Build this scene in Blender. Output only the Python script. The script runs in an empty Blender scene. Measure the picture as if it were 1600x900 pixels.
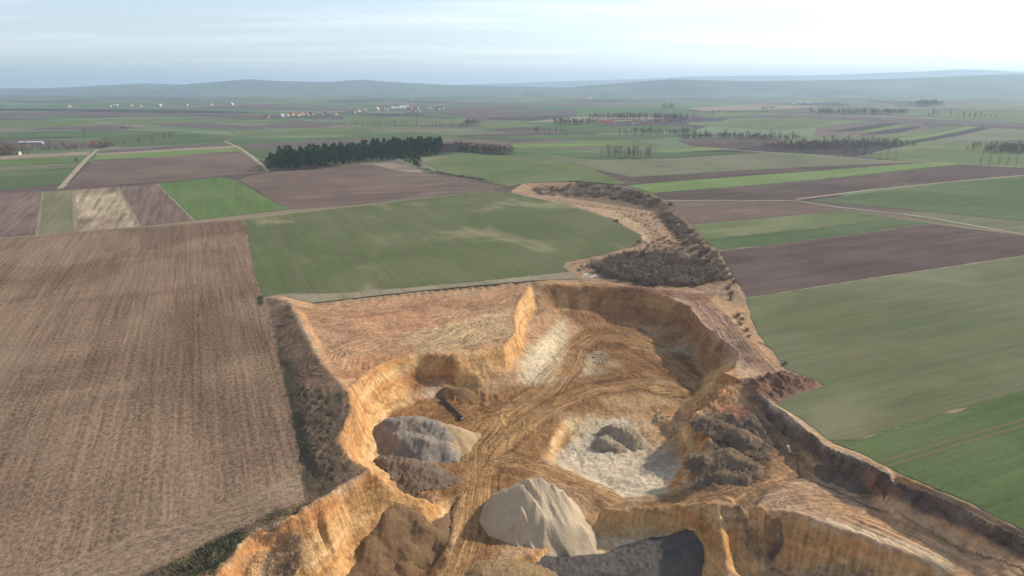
import bpy, math, random
import numpy as np
from mathutils import Vector, Matrix
from mathutils.geometry import delaunay_2d_cdt

SC = bpy.context.scene
COL = SC.collection
rnd = random.Random(7)
RNG = np.random.default_rng(11)

# ------------------------------------------------------------------ camera
HAZE = 1.05e-4; SAT = 0.9
CAM_H = 80.0
FPX = 1600 * 24 / 36
PITCH = math.atan((450 - 134) / FPX)
cam_d = bpy.data.cameras.new('camera')
cam_d.lens = 24; cam_d.sensor_width = 36
cam_d.clip_start = 1.0; cam_d.clip_end = 120000
cam = bpy.data.objects.new('camera', cam_d); COL.objects.link(cam)
cam.location = (0, 0, CAM_H)
cam.rotation_euler = (math.pi / 2 - PITCH, 0, 0)
SC.camera = cam

# ------------------------------------------------------------------ world, sun, exposure
SUN_AZ = math.radians(61)      # to the right of the view direction
SUN_EL = math.radians(30)
w = bpy.data.worlds.new('World'); SC.world = w; w.use_nodes = True
nt = w.node_tree; nt.nodes.clear()
out = nt.nodes.new('ShaderNodeOutputWorld')
bg = nt.nodes.new('ShaderNodeBackground'); bg.inputs[1].default_value = 0.148
sky = nt.nodes.new('ShaderNodeTexSky'); sky.sky_type = 'NISHITA'; sky.sun_disc = False
sky.sun_elevation = SUN_EL; sky.sun_rotation = SUN_AZ
sky.altitude = 200; sky.air_density = 1.0; sky.dust_density = 0.35; sky.ozone_density = 2.5
# thin high cloud veil over the whole sky (a layer at constant height)
tc = nt.nodes.new('ShaderNodeTexCoord')
sep = nt.nodes.new('ShaderNodeSeparateXYZ'); nt.links.new(tc.outputs['Generated'], sep.inputs[0])
mx = nt.nodes.new('ShaderNodeMath'); mx.operation = 'MAXIMUM'; mx.inputs[1].default_value = 0.0
nt.links.new(sep.outputs[2], mx.inputs[0])
ad = nt.nodes.new('ShaderNodeMath'); ad.operation = 'ADD'; ad.inputs[1].default_value = 0.045
nt.links.new(mx.outputs[0], ad.inputs[0])
dv = nt.nodes.new('ShaderNodeVectorMath'); dv.operation = 'DIVIDE'
cb = nt.nodes.new('ShaderNodeCombineXYZ')
for i in range(3): nt.links.new(ad.outputs[0], cb.inputs[i])
nt.links.new(tc.outputs['Generated'], dv.inputs[0]); nt.links.new(cb.outputs[0], dv.inputs[1])
mp = nt.nodes.new('ShaderNodeMapping'); mp.inputs['Scale'].default_value = (0.20, 0.75, 0.0)
mp.inputs['Rotation'].default_value = (0, 0, math.radians(10))
nt.links.new(dv.outputs[0], mp.inputs[0])
nz = nt.nodes.new('ShaderNodeTexNoise'); nz.inputs['Scale'].default_value = 1.0
nz.inputs['Detail'].default_value = 6; nz.inputs['Roughness'].default_value = 0.55
nt.links.new(mp.outputs[0], nz.inputs['Vector'])
rp = nt.nodes.new('ShaderNodeValToRGB')
rp.color_ramp.elements[0].position = 0.44; rp.color_ramp.elements[0].color = (0.52, 0.52, 0.52, 1)
rp.color_ramp.elements[1].position = 0.60; rp.color_ramp.elements[1].color = (1.0, 1.0, 1.0, 1)
nt.links.new(nz.outputs[0], rp.inputs[0])
# the veil scatters the sky's own light: brighter, whiter copy of it
hs = nt.nodes.new('ShaderNodeHueSaturation'); hs.inputs['Saturation'].default_value = 0.42
hs.inputs['Value'].default_value = 1.28
nt.links.new(sky.outputs[0], hs.inputs['Color'])
mixs = nt.nodes.new('ShaderNodeMix'); mixs.data_type = 'RGBA'
nt.links.new(rp.outputs[0], mixs.inputs[0]); nt.links.new(sky.outputs[0], mixs.inputs[6]); nt.links.new(hs.outputs[0], mixs.inputs[7])
nt.links.new(mixs.outputs[2], bg.inputs[0]); nt.links.new(bg.outputs[0], out.inputs[0])

sd = bpy.data.lights.new('sun', 'SUN'); sd.energy = 4.7; sd.angle = math.radians(2.0); sd.color = (1.0, 0.91, 0.77)
so = bpy.data.objects.new('sun', sd); COL.objects.link(so)
sun_dir = Vector((math.sin(SUN_AZ) * math.cos(SUN_EL), math.cos(SUN_AZ) * math.cos(SUN_EL), math.sin(SUN_EL)))
so.rotation_euler = sun_dir.to_track_quat('Z', 'Y').to_euler()
so.location = (200, 100, 300)

SC.view_settings.view_transform = 'Standard'; SC.view_settings.look = 'None'
SC.view_settings.exposure = 0.05; SC.view_settings.gamma = 1.0; SC.view_settings.use_curve_mapping = False
SC.render.engine = 'CYCLES'
SC.cycles.use_denoising = True; SC.cycles.denoising_prefilter = 'FAST'
SC.cycles.max_bounces = 4; SC.cycles.diffuse_bounces = 2; SC.cycles.glossy_bounces = 1
SC.cycles.transparent_max_bounces = 4; SC.cycles.volume_bounces = 2
SC.cycles.use_adaptive_sampling = True; SC.cycles.adaptive_threshold = 0.02

# ------------------------------------------------------------------ projection, noise, small maths
CP, SP = math.cos(PITCH), math.sin(PITCH)
def ray(u, v):
    dx = (u - 800) / FPX; dc = (450 - v) / FPX
    return dx, CP + SP * dc, -SP + CP * dc
def at_z(u, v, z=0.0):
    dx, dy, dz = ray(u, v); t = (z - CAM_H) / dz
    return dx * t, dy * t, z
def sstep(a, b, x):
    t = np.clip((np.asarray(x, float) - a) / (b - a), 0, 1); return t * t * (3 - 2 * t)
def roll(x, y):
    x = np.asarray(x, float); y = np.asarray(y, float)
    r = np.hypot(x, y); a = sstep(330, 900, r) * (1 - 0.5 * sstep(2500, 6000, r))
    return a * (1.6 * np.sin(x / 170 + 1.3) * np.cos(y / 230) + 2.2 * np.sin((x * 0.6 + y) / 410 + 0.5) + 0.8)
_PERM = np.random.default_rng(3).permutation(256); _PERM = np.concatenate([_PERM, _PERM])
_GR = np.random.default_rng(4).uniform(0, 2 * np.pi, 256); _GX, _GY = np.cos(_GR), np.sin(_GR)
def perlin(x, y):
    x = np.asarray(x, float); y = np.asarray(y, float)
    xi = np.floor(x).astype(int); yi = np.floor(y).astype(int)
    xf = x - xi; yf = y - yi; xi &= 255; yi &= 255
    u = xf * xf * xf * (xf * (xf * 6 - 15) + 10); v = yf * yf * yf * (yf * (yf * 6 - 15) + 10)
    def g(ix, iy, fx, fy):
        h = _PERM[_PERM[ix & 255] + (iy & 255)]
        return _GX[h] * fx + _GY[h] * fy
    a = g(xi, yi, xf, yf); b = g(xi + 1, yi, xf - 1, yf)
    c = g(xi, yi + 1, xf, yf - 1); d = g(xi + 1, yi + 1, xf - 1, yf - 1)
    return (a + u * (b - a)) * (1 - v) + (c + u * (d - c)) * v
def fbm(x, y, n=4, gain=0.5):
    s = 0; a = 1.0
    for i in range(n):
        s = s + a * perlin(x * 2 ** i + 17.3 * i, y * 2 ** i - 9.1 * i); a *= gain
    return s
def ridged(x, y, n=4):
    s = 0; a = 0.5
    for i in range(n):
        s = s + a * (1 - 2 * np.abs(perlin(x * 2 ** i + 31 * i, y * 2 ** i + 7 * i))); a *= 0.5
    return s
def seg_dist(px, py, pts):
    """nearest distance, signed side distance and arc length to a polyline, for arrays"""
    best = np.full(px.shape, 1e9); side = np.zeros(px.shape); arc = np.zeros(px.shape); val = np.zeros(px.shape)
    s0 = 0.0
    for a, b in zip(pts[:-1], pts[1:]):
        dx, dy = b[0] - a[0], b[1] - a[1]; L2 = dx * dx + dy * dy; L = math.sqrt(L2)
        if L < 1e-6: continue
        t = np.clip(((px - a[0]) * dx + (py - a[1]) * dy) / L2, 0, 1)
        ex = px - a[0] - t * dx; ey = py - a[1] - t * dy
        d = np.hypot(ex, ey); m = d < best
        best = np.where(m, d, best)
        side = np.where(m, np.sign(ex * dy - ey * dx) * d, side)
        arc = np.where(m, s0 + t * L, arc)
        if len(a) > 2: val = np.where(m, a[2] + t * (b[2] - a[2]), val)
        s0 += L
    return best, side, arc, val
def in_poly(px, py, poly):
    c = np.zeros(px.shape, bool); n = len(poly)
    for i in range(n):
        x0, y0 = poly[i][0], poly[i][1]; x1, y1 = poly[(i + 1) % n][0], poly[(i + 1) % n][1]
        if y0 == y1: continue
        c ^= ((y0 > py) != (y1 > py)) & (px < (x1 - x0) * (py - y0) / (y1 - y0) + x0)
    return c
def lin(r, g, b):
    f = lambda c: (c / 255 / 12.92) if c / 255 <= 0.04045 else ((c / 255 + 0.055) / 1.055) ** 2.4
    c = (f(r), f(g), f(b)); l = 0.3 * c[0] + 0.55 * c[1] + 0.15 * c[2]
    return tuple(l + (q - l) * SAT for q in c)

def tag(o, label=None, cat=None, group=None, kind=None):
    if label: o['label'] = label
    if cat: o['category'] = cat
    if group: o['group'] = group
    if kind: o['kind'] = kind
    return o
def link(name, me, parent=None, loc=None):
    o = bpy.data.objects.new(name, me); COL.objects.link(o)
    if parent is not None: o.parent = parent
    if loc is not None: o.location = loc
    return o
def mesh_np(name, V, F, mat, smooth=True):
    """V (n,3), F (m,3) or (m,4) int array"""
    me = bpy.data.meshes.new(name)
    V = np.asarray(V, np.float32); F = np.asarray(F, np.int32); k = F.shape[1]
    me.vertices.add(len(V)); me.vertices.foreach_set('co', V.ravel())
    me.loops.add(F.size); me.loops.foreach_set('vertex_index', F.ravel())
    me.polygons.add(len(F)); me.polygons.foreach_set('loop_start', np.arange(0, F.size, k, dtype=np.int32))
    me.polygons.foreach_set('loop_total', np.full(len(F), k, np.int32))
    if smooth: me.polygons.foreach_set('use_smooth', np.ones(len(F), bool))
    me.update(calc_edges=True)
    if mat: me.materials.append(mat)
    return me
def set_attr(me, name, typ, arr):
    a = me.attributes.new(name, typ, 'POINT')
    a.data.foreach_set('color' if 'COLOR' in typ else ('vector' if 'VECTOR' in typ else 'value'), np.asarray(arr, np.float32).ravel())

# ------------------------------------------------------------------ node helper
class N:
    def __init__(s, name):
        s.m = bpy.data.materials.new(name); s.m.use_nodes = True; s.t = s.m.node_tree
        s.b = s.t.nodes['Principled BSDF']; s.b.inputs['Roughness'].default_value = 0.95
        s.b.inputs['Specular IOR Level'].default_value = 0.15
    def n(s, typ, **k):
        nd = s.t.nodes.new(typ)
        for a, b in k.items(): setattr(nd, a, b)
        return nd
    def l(s, a, b): s.t.links.new(a, b)
    def val(s, x, sock):
        if isinstance(x, (int, float)): sock.default_value = x
        else: s.l(x, sock)
    def math(s, op, a, b=0.0, c=None, clamp=False):
        nd = s.n('ShaderNodeMath', operation=op); nd.use_clamp = clamp
        s.val(a, nd.inputs[0]); s.val(b, nd.inputs[1])
        if c is not None: s.val(c, nd.inputs[2])
        return nd.outputs[0]
    def vec(s, x, y, z=0.0):
        nd = s.n('ShaderNodeCombineXYZ')
        for i, q in enumerate((x, y, z)): s.val(q, nd.inputs[i])
        return nd.outputs[0]
    def sep(s, v):
        nd = s.n('ShaderNodeSeparateXYZ'); s.l(v, nd.inputs[0]); return nd.outputs
    def noise(s, v, scale, detail=3, rough=0.5, dist=0.0):
        nd = s.n('ShaderNodeTexNoise'); s.l(v, nd.inputs['Vector'])
        nd.inputs['Scale'].default_value = scale; nd.inputs['Detail'].default_value = detail
        nd.inputs['Roughness'].default_value = rough; nd.inputs['Distortion'].default_value = dist
        return nd.outputs[0]
    def ramp(s, x, a, b, lo=0.0, hi=1.0):
        nd = s.n('ShaderNodeMapRange'); nd.interpolation_type = 'SMOOTHSTEP'
        s.val(x, nd.inputs[0]); nd.inputs[1].default_value = a; nd.inputs[2].default_value = b
        nd.inputs[3].default_value = lo; nd.inputs[4].default_value = hi
        return nd.outputs[0]
    def mix(s, f, a, b, mode='MIX'):
        nd = s.n('ShaderNodeMix', data_type='RGBA', blend_type=mode)
        s.val(f, nd.inputs[0])
        for q, i in ((a, 6), (b, 7)):
            if isinstance(q, tuple): nd.inputs[i].default_value = (*q[:3], 1)
            else: s.l(q, nd.inputs[i])
        return nd.outputs[2]
    def scale(s, col, f):
        nd = s.n('ShaderNodeVectorMath', operation='SCALE'); s.l(col, nd.inputs[0]); s.val(f, nd.inputs['Scale']); return nd.outputs[0]
    def bump(s, h, strength, dist):
        nd = s.n('ShaderNodeBump'); nd.inputs['Strength'].default_value = strength; nd.inputs['Distance'].default_value = dist
        s.l(h, nd.inputs['Height']); s.l(nd.outputs[0], s.b.inputs['Normal'])
    def color(s, c): s.l(c, s.b.inputs['Base Color'])
    def pos(s): return s.n('ShaderNodeNewGeometry').outputs['Position']
    def attr(s, name):
        nd = s.n('ShaderNodeAttribute'); nd.attribute_name = name; return nd

def simple_mat(name, c, rough=0.9, var=0.12, scale=3.0, metal=0.0):
    m = N(name); oi = m.n('ShaderNodeObjectInfo')
    n1 = m.noise(m.pos(), scale, 4, 0.6)
    f = m.math('ADD', m.math('MULTIPLY', m.math('SUBTRACT', n1, 0.5), 4 * var), m.math('MULTIPLY', m.math('SUBTRACT', oi.outputs['Random'], 0.5), 2 * var))
    base = m.n('ShaderNodeRGB'); base.outputs[0].default_value = (*c, 1)
    m.color(m.scale(base.outputs[0], m.math('ADD', f, 1.0)))
    m.b.inputs['Roughness'].default_value = rough; m.b.inputs['Metallic'].default_value = metal
    return m.m
# ------------------------------------------------------------------ quarry relief: break lines (image u, v and level z) -> TIN -> fine grid
BL = [
 # outer edge, left: foot of the bank along the brown field
 [(415,466,0),(425,520,0),(440,570,0),(455,640,0),(470,700,0),(478,783,0),(430,800,0),(370,826,0),(300,862,0),(215,905,0),(150,945,0)],
 # bank crest, left, then pit rim
 [(440,462,0),(452,472,2.0),(470,500,3.2),(487,535,3.4),(500,565,3.0),(522,592,2.4),(545,610,1.5),(549,645,1.5),(530,690,2.0),(542,716,1.2),(575,740,0)],
 [(520,575,1.6),(492,520,1.8),(470,480,0.6)],
 [(480,640,1.6),(492,700,1.8),(500,750,0.8)],
 # step under the green field margin
 [(440,462,0),(488,474,0),(600,461,0),(740,447,0),(835,439,0),(905,437,0)],
 [(470,480,0.6),(490,478.5,-1.0),(600,466.5,-1.3),(740,452.5,-1.5),(828,446.5,-1.8)],
 # upper terrace
 [(560,520,0.2)],[(700,510,-2)],[(640,545,-2.2)],[(780,490,-2.2)],[(580,500,-0.4)],[(540,580,0.8)],
 # pit rim
 [(545,610,1.5),(562,597,0),(580,580,-1),(615,563,-2),(650,556,-2.5),(705,558,-2.5),(735,549,-2.6),(788,541,-2.6),(808,520,-2.6),(803,492,-2.5),(812,468,-2.2),(828,446.5,-1.8),(860,444,-1),(920,446,-0.6),(985,450,-0.5),(1040,462,-0.8),(1075,478,-1),(1100,512,-1.5),(1125,532,-2),(1153,555,-2),(1152,575,-2),(1140,600,-2.4),(1110,632,-3.4),(1085,645,-4.5)],
 # pit toe
 [(585,722,-10),(597,690,-12),(606,648,-12),(640,628,-12),(690,612,-12),(725,604,-12),(770,612,-12),(810,610,-12.2),(862,598,-12.4),(880,580,-12.4),(888,548,-12.3),(906,516,-11.8),(960,503,-11.2),(1020,512,-10.6),(1055,530,-11),(1082,558,-11.4),(1100,590,-12),(1092,615,-12.2),(1060,640,-12.8)],
 [(705,558,-2.5),(722,580,-7.2),(742,608,-12)],
 # floor
 [(760,640,-12.5)],[(745,700,-12.9)],[(780,660,-12.6)],[(830,690,-13)],[(900,600,-12.5)],[(1000,590,-12.4)],[(950,545,-12.2)],[(990,625,-13)],
 # main haul road, west edge / east edge
 [(735,690,-12.8),(722,740,-12.9),(716,792,-13),(708,850,-13.1),(690,905,-13.2),(676,945,-13.3)],
 [(770,760,-13.1),(756,800,-13.2),(752,850,-13.3),(765,880,-13.4)],
 [(800,740,-13)],[(820,800,-13.3)],[(830,868,-13.7)],[(740,945,-13.5)],
 # hollow left of the road
 [(716,775,-12.8),(680,788,-12.5),(640,800,-11.8)],
 [(707,796,-14.8),(693,850,-15.6),(676,890,-16),(650,940,-16.5)],
 [(645,818,-15.4),(690,808,-14.9)],[(640,860,-16.2)],[(610,900,-16.5)],
 # spur between the two left bays
 [(575,740,0),(598,750,-1.6),(640,771,-6),(686,789,-11)],
 [(600,722,-10.6),(640,752,-12),(700,775,-12.8)],
 [(595,795,-7),(562,806,-7),(545,855,-11),(530,905,-13.5),(520,940,-15)],
 # front left rim
 [(575,740,0),(545,756,0.2),(520,773,0.4),(500,787,0.8),(470,800,1.2),(432,815,1.4),(398,828,1.5),(376,850,1.6),(362,872,1.6),(335,905,1.6),(300,945,1.6)],
 [(470,850,-4)],[(440,890,-7)],[(500,830,-5)],[(540,790,-4)],
 [(460,815,-1.2),(410,850,-1.4),(385,890,-1.4)],
 # white basin
 [(925,642,-13),(882,652,-13),(856,692,-13.3),(848,716,-13.4),(866,734,-13.4),(930,756,-12.9),(968,782,-12),(1050,772,-9.4),(1085,765,-7.5)],
 [(935,652,-13.9),(900,664,-14.8),(872,704,-15.6),(868,722,-15.2),(932,748,-14.2),(975,772,-13.4),(1045,757,-12.8),(1066,730,-13),(1062,690,-13.6),(1010,652,-13.5)],
 [(960,720,-14.8)],
 [(1085,645,-4.5),(1112,662,-4.4),(1108,698,-5.2),(1088,735,-6.4),(1085,765,-7.5)],
 [(1082,690,-10.5),(1075,730,-10.5)],[(1078,660,-10)],
 # causeway front edge and low front pit
 [(850,742,-13.4),(926,772,-12.6),(958,800,-12),(1050,794,-9.6),(1108,788,-5.6)],
 [(835,870,-14),(880,848,-14.4),(915,815,-14),(940,797,-12.8)],
 [(880,868,-17),(930,845,-17),(985,842,-16.5),(1045,835,-14.4),(1090,830,-11)],
 [(860,910,-17.5)],[(980,910,-17.5)],[(1080,910,-17)],
 # front right rim and foot
 [(1108,788,-5.6),(1120,791,-4.8),(1160,797,-4.6),(1190,797,-4.6),(1260,810,-4.6),(1330,835,-4.6),(1400,858,-4.7),(1460,885,-4.8),(1500,905,-4.8),(1560,945,-4.8)],
 [(1108,788,-5.6),(1128,830,-7.4),(1136,880,-10),(1132,925,-13)],
 [(1190,798,-4.8),(1168,806,-7),(1185,845,-11),(1215,888,-15)],
 [(1215,888,-15),(1290,930,-15),(1370,978,-15),(1450,1016,-15),(1530,1060,-15),(1560,1130,-15)],[(1160,900,-16)],[(1150,860,-12.5)],
 # right terrace
 [(1130,772,-5),(1200,760,-4.1),(1250,740,-4)],[(1300,770,-4.1)],[(1400,825,-4.2)],[(1500,870,-4.3)],[(1200,700,-3.4)],[(1180,660,-2.6)],
 # right bank: foot, crest, field edge
 [(1160,625,-1.8),(1215,668,-3.2),(1235,690,-3.6),(1290,740,-4),(1344,766,-4.1),(1400,783,-4.1),(1447,803,-4.2),(1500,827,-4.3),(1600,871,-4.4),(1700,915,-4.5),(1780,950,-4.5)],
 [(1130,585,-0.6),(1165,598,0.3),(1195,622,0.4),(1250,664,0.9),(1290,698,1.0),(1344,720,1.0),(1389,743,1.0),(1425,759,1.0),(1500,790,1.0),(1600,840,1.0),(1720,900,1.0),(1800,940,1.0)],
 [(1210,632,0),(1256,660,0),(1294,690,0),(1348,713,0),(1393,736,0),(1429,752,0),(1504,783,0),(1600,831,0),(1720,890,0),(1830,940,0)],
 # reddish berm by the right field
 [(1160,592,0.2),(1225,578,0),(1286,603,0),(1240,618,0),(1210,632,0)],
 [(1185,600,1.6),(1225,590,2.2),(1268,600,1.2)],
 # level ground round the north rim
 [(905,437,0),(1000,447,0),(1090,455,0),(1140,500,0),(1180,545,0),(1225,578,0)],
 [(1120,520,-0.6)],[(1165,555,-0.7)],
 # old overgrown pit to the north
 [(798,301,0),(880,317,0),(950,339,0),(1003,368,0),(1004,382,0),(940,400,0),(886,410,0),(888,420,0),(905,437,0)],
 [(798,301,0),(818,288,0),(900,284,0),(960,289,0),(1015,302,0),(1040,315,0),(1078,352,0),(1122,394,0),(1150,440,0),(1163,470,0),(1182,520,0),(1225,578,0)],
 [(835,299,-4),(900,296,-5),(960,302,-5),(1000,318,-4.5),(1040,350,-3.5),(1080,400,-3),(1095,430,-2.4)],
 [(880,324,-1.2)],[(960,350,-1.4)],[(1000,340,-3)],[(1020,385,-2)],[(960,412,-2.4),(1030,412,-3),(1080,425,-2.6)],[(950,428,-1),(1040,445,-1)],
 # cut going on towards and below the viewer
 [(1560,945,-4.8),(1650,1010,-4.8),(1720,1100,-4.8)],[(300,945,1.6),(250,1000,1.6),(200,1100,1.6)],[(520,940,-15),(450,1000,-15),(400,1100,-16)],
 [(1780,950,-4.5),(1950,1050,-4.5)],[(1800,940,1.0),(2050,1050,1.0)],[(1830,940,0),(2100,1050,0)],[(150,945,0),(60,1000,0),(-60,1100,0)],
 [(700,1000,-15)],[(900,1000,-17.5)],[(1100,1000,-17)],[(900,1100,-17)],[(1230,1000,-16)],[(600,1080,-16)],
 [(-200,1300,0),(500,1350,0),(900,1350,0),(1500,1350,0),(2300,1300,0)],
 [(415,466,0),(440,462,0)],
 # frame of level ground
 [(-60,930,0),(120,800,0),(300,640,0),(350,520,0),(380,440,0),(450,400,0),(700,330,0),(780,280,0),(850,270,0),(1000,280,0),(1060,300,0),(1150,360,0),(1300,450,0),(1400,560,0),(1600,700,0),(1900,860,0)],
]
def midline(rim, toe, n, tx=0.34, tz=0.66):
    def arr(pl):
        P = np.array([at_z(*p) for p in pl]); d = np.concatenate([[0], np.cumsum(np.hypot(*np.diff(P[:, :2], axis=0).T))]); return P, d / d[-1]
    (A, a), (B, b) = arr(rim), arr(toe); o = []
    for t in np.linspace(0.04, 0.96, n):
        p = np.array([np.interp(t, a, A[:, i]) for i in range(3)]); q = np.array([np.interp(t, b, B[:, i]) for i in range(3)])
        o.append((p[0] + (q[0] - p[0]) * tx, p[1] + (q[1] - p[1]) * tx, p[2] + (q[2] - p[2]) * tz))
    return o
MID = [
 midline([(826,452,-1.9),(812,468,-2.2),(803,492,-2.5),(808,520,-2.6),(796,535,-2.6)], [(906,518,-11.8),(888,548,-12.3),(880,580,-12.4),(862,598,-12.4),(816,608,-12.2)], 7, 0.2, 0.56),
 midline([(828,446.5,-1.8),(860,444,-1),(920,446,-0.6),(985,450,-0.5),(1040,462,-0.8),(1075,478,-1),(1100,512,-1.5),(1125,532,-2),(1153,555,-2)], [(906,516,-11.8),(960,503,-11.2),(1020,512,-10.6),(1055,530,-11),(1082,558,-11.4),(1100,590,-12)], 14),
 midline([(545,610,1.5),(580,580,-1),(615,563,-2),(650,556,-2.5),(700,558,-2.5)], [(600,660,-12),(606,648,-12),(640,628,-12),(690,612,-12),(725,604,-12)], 7),
 midline([(712,556,-2.5),(735,549,-2.6),(788,541,-2.6)], [(748,608,-12),(770,612,-12),(806,610,-12.2)], 4, 0.4, 0.62),
 midline([(1200,799,-4.6),(1260,810,-4.6),(1330,835,-4.6),(1400,858,-4.7),(1460,885,-4.8),(1500,905,-4.8)], [(1222,892,-15),(1290,930,-15),(1370,978,-15),(1450,1016,-15)], 9, 0.3, 0.68),
 midline([(549,645,1.5),(530,690,2.0),(542,716,1.2)], [(604,655,-12),(597,690,-12),(588,718,-10)], 4, 0.42, 0.6),
]
_idx = {}; PV = []; PE = []
def _pt(u, v, z):
    x, y, _ = at_z(u, v, z); k = (round(x, 2), round(y, 2), z)
    if k not in _idx: _idx[k] = len(PV); PV.append((x, y, z))
    return _idx[k]
for pl in BL:
    ids = [_pt(*p) for p in pl]
    PE += list(zip(ids[:-1], ids[1:]))
for ml in MID:
    k0_ = len(PV); PV += ml; PE += [(k0_ + i, k0_ + i + 1) for i in range(len(ml) - 1)]
for q in [(-200, 60, 0), (200, 60, 0), (-200, 700, 0), (260, 700, 0)]:
    PV.append(q)
cv, ce, cf, ov, oe, of_ = delaunay_2d_cdt([Vector((p[0], p[1])) for p in PV], PE, [], 0, 1e-4)
cz = []
for i, c in enumerate(cv):
    if ov[i]: cz.append(PV[ov[i][0]][2])
    else:
        best = (1e9, 0.0)
        for a, b in PE:
            A, B = PV[a], PV[b]; dx, dy = B[0] - A[0], B[1] - A[1]; L = dx * dx + dy * dy
            t = min(1, max(0, ((c[0] - A[0]) * dx + (c[1] - A[1]) * dy) / L)) if L else 0
            d = math.hypot(c[0] - A[0] - t * dx, c[1] - A[1] - t * dy)
            if d < best[0]: best = (d, A[2] + t * (B[2] - A[2]))
        cz.append(best[1]); print('crossing break lines at', c, best[1])

def grow(start, step, ratio, end):
    o = []; x = start
    while abs(x) < end:
        step *= ratio; x += step; o.append(x)
    return o
FARX = 26000
core_x = np.arange(-135, 175.01, 0.42)
xs = np.array(grow(-135, -0.42, 1.085, FARX)[::-1] + list(core_x) + grow(175, 0.42, 1.085, FARX))
ry = [74.0]
while ry[-1] < 600: ry.append(ry[-1] + 0.33 + (ry[-1] - 74) * 0.0042)
ys = np.array(grow(74, -1.5, 1.6, 3000)[::-1] + ry + grow(ry[-1], 2.5, 1.05, FARX))
NX, NY = len(xs), len(ys)
GX, GY = np.meshgrid(xs, ys)                       # (NY, NX)
Z = np.zeros_like(GX)
for tri in cf:
    if len(tri) != 3: continue
    a, b, c = (cv[i] for i in tri); za, zb, zc = (cz[i] for i in tri)
    i0, i1 = np.searchsorted(xs, min(a[0], b[0], c[0])), np.searchsorted(xs, max(a[0], b[0], c[0]), 'right')
    j0, j1 = np.searchsorted(ys, min(a[1], b[1], c[1])), np.searchsorted(ys, max(a[1], b[1], c[1]), 'right')
    if i0 >= i1 or j0 >= j1: continue
    X = GX[j0:j1, i0:i1]; Y = GY[j0:j1, i0:i1]
    D = (b[1] - c[1]) * (a[0] - c[0]) + (c[0] - b[0]) * (a[1] - c[1])
    if abs(D) < 1e-9: continue
    l1 = ((b[1] - c[1]) * (X - c[0]) + (c[0] - b[0]) * (Y - c[1])) / D
    l2 = ((c[1] - a[1]) * (X - c[0]) + (a[0] - c[0]) * (Y - c[1])) / D
    l3 = 1 - l1 - l2; e = -1e-6
    m = (l1 >= e) & (l2 >= e) & (l3 >= e)
    S = Z[j0:j1, i0:i1]; S[m] = (l1 * za + l2 * zb + l3 * zc)[m]
def blur(A, n):
    for _ in range(n):
        A = A.copy()
        A[:, 1:-1] = (A[:, :-2] + 2 * A[:, 1:-1] + A[:, 2:]) / 4
        A[1:-1, :] = (A[:-2, :] + 2 * A[1:-1, :] + A[2:, :]) / 4
    return A
Zb = blur(Z, 3)
gy_, gx_ = np.gradient(Zb, ys, xs)
slope = np.hypot(gx_, gy_)
wall = blur(sstep(0.38, 0.75, slope), 2)
# area the quarry covers (everything off the fields), with a soft edge
def world_poly(uvs, zs=None):
    return [at_z(p[0], p[1], p[2] if len(p) > 2 else 0)[:2] for p in uvs]
QUARRY = world_poly([(415,466),(425,520),(440,570),(455,640),(470,700),(478,783),(430,800),(370,826),(300,862),(215,905),(150,945),(60,1000),(-60,1100),(-200,1300),(500,1350),(1500,1350),(2300,1300),(2100,1050),(1830,940),(1720,890),(1600,831),(1504,783),(1429,752),(1393,736),(1348,713),(1294,690),(1256,660),(1210,632),(1240,618),(1286,603),(1225,578),(1182,520),(1163,470),(1150,440),(1122,394),(1078,352),(1040,315),(1015,302),(960,289),(900,284),(818,288),(798,301),(880,317),(950,339),(1003,368),(1004,382),(940,400),(886,410),(888,420),(905,437),(835,439),(740,447),(600,461),(488,474),(440,462)])
core = (GX > -140) & (GX < 190) & (GY > 30) & (GY < 620)
inq = np.zeros(GX.shape)
inq[core] = in_poly(GX[core] + 0.8 * perlin(GX[core] / 3, GY[core] / 3), GY[core] + 0.8 * perlin(GX[core] / 3 + 50, GY[core] / 3), QUARRY)
inq = blur(inq, 2)

# bilinear lookup of any grid field, and the point where an image ray meets the relief
def sample(A, x, y):
    x = np.asarray(x, float); y = np.asarray(y, float)
    i = np.clip(np.searchsorted(xs, x) - 1, 0, NX - 2); j = np.clip(np.searchsorted(ys, y) - 1, 0, NY - 2)
    fx = np.clip((x - xs[i]) / (xs[i + 1] - xs[i]), 0, 1); fy = np.clip((y - ys[j]) / (ys[j + 1] - ys[j]), 0, 1)
    return (A[j, i] * (1 - fx) + A[j, i + 1] * fx) * (1 - fy) + (A[j + 1, i] * (1 - fx) + A[j + 1, i + 1] * fx) * fy
def onto(u, v, A=None):
    A = Zb if A is None else A
    dx, dy, dz = ray(u, v)
    t = np.linspace((4 - CAM_H) / dz, (-19 - CAM_H) / dz, 400)
    x, y, z = dx * t, dy * t, CAM_H + dz * t
    below = z <= sample(A, x, y)
    k = int(np.argmax(below)) if below.any() else 399
    return (float(x[k]), float(y[k]), float(z[k]))
def on_plain(u, v):
    x, y, z = at_z(u, v, 0)
    for _ in range(6):
        z = float(roll(x, y)); x, y, z = at_z(u, v, z)
    return (x, y, z)

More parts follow.
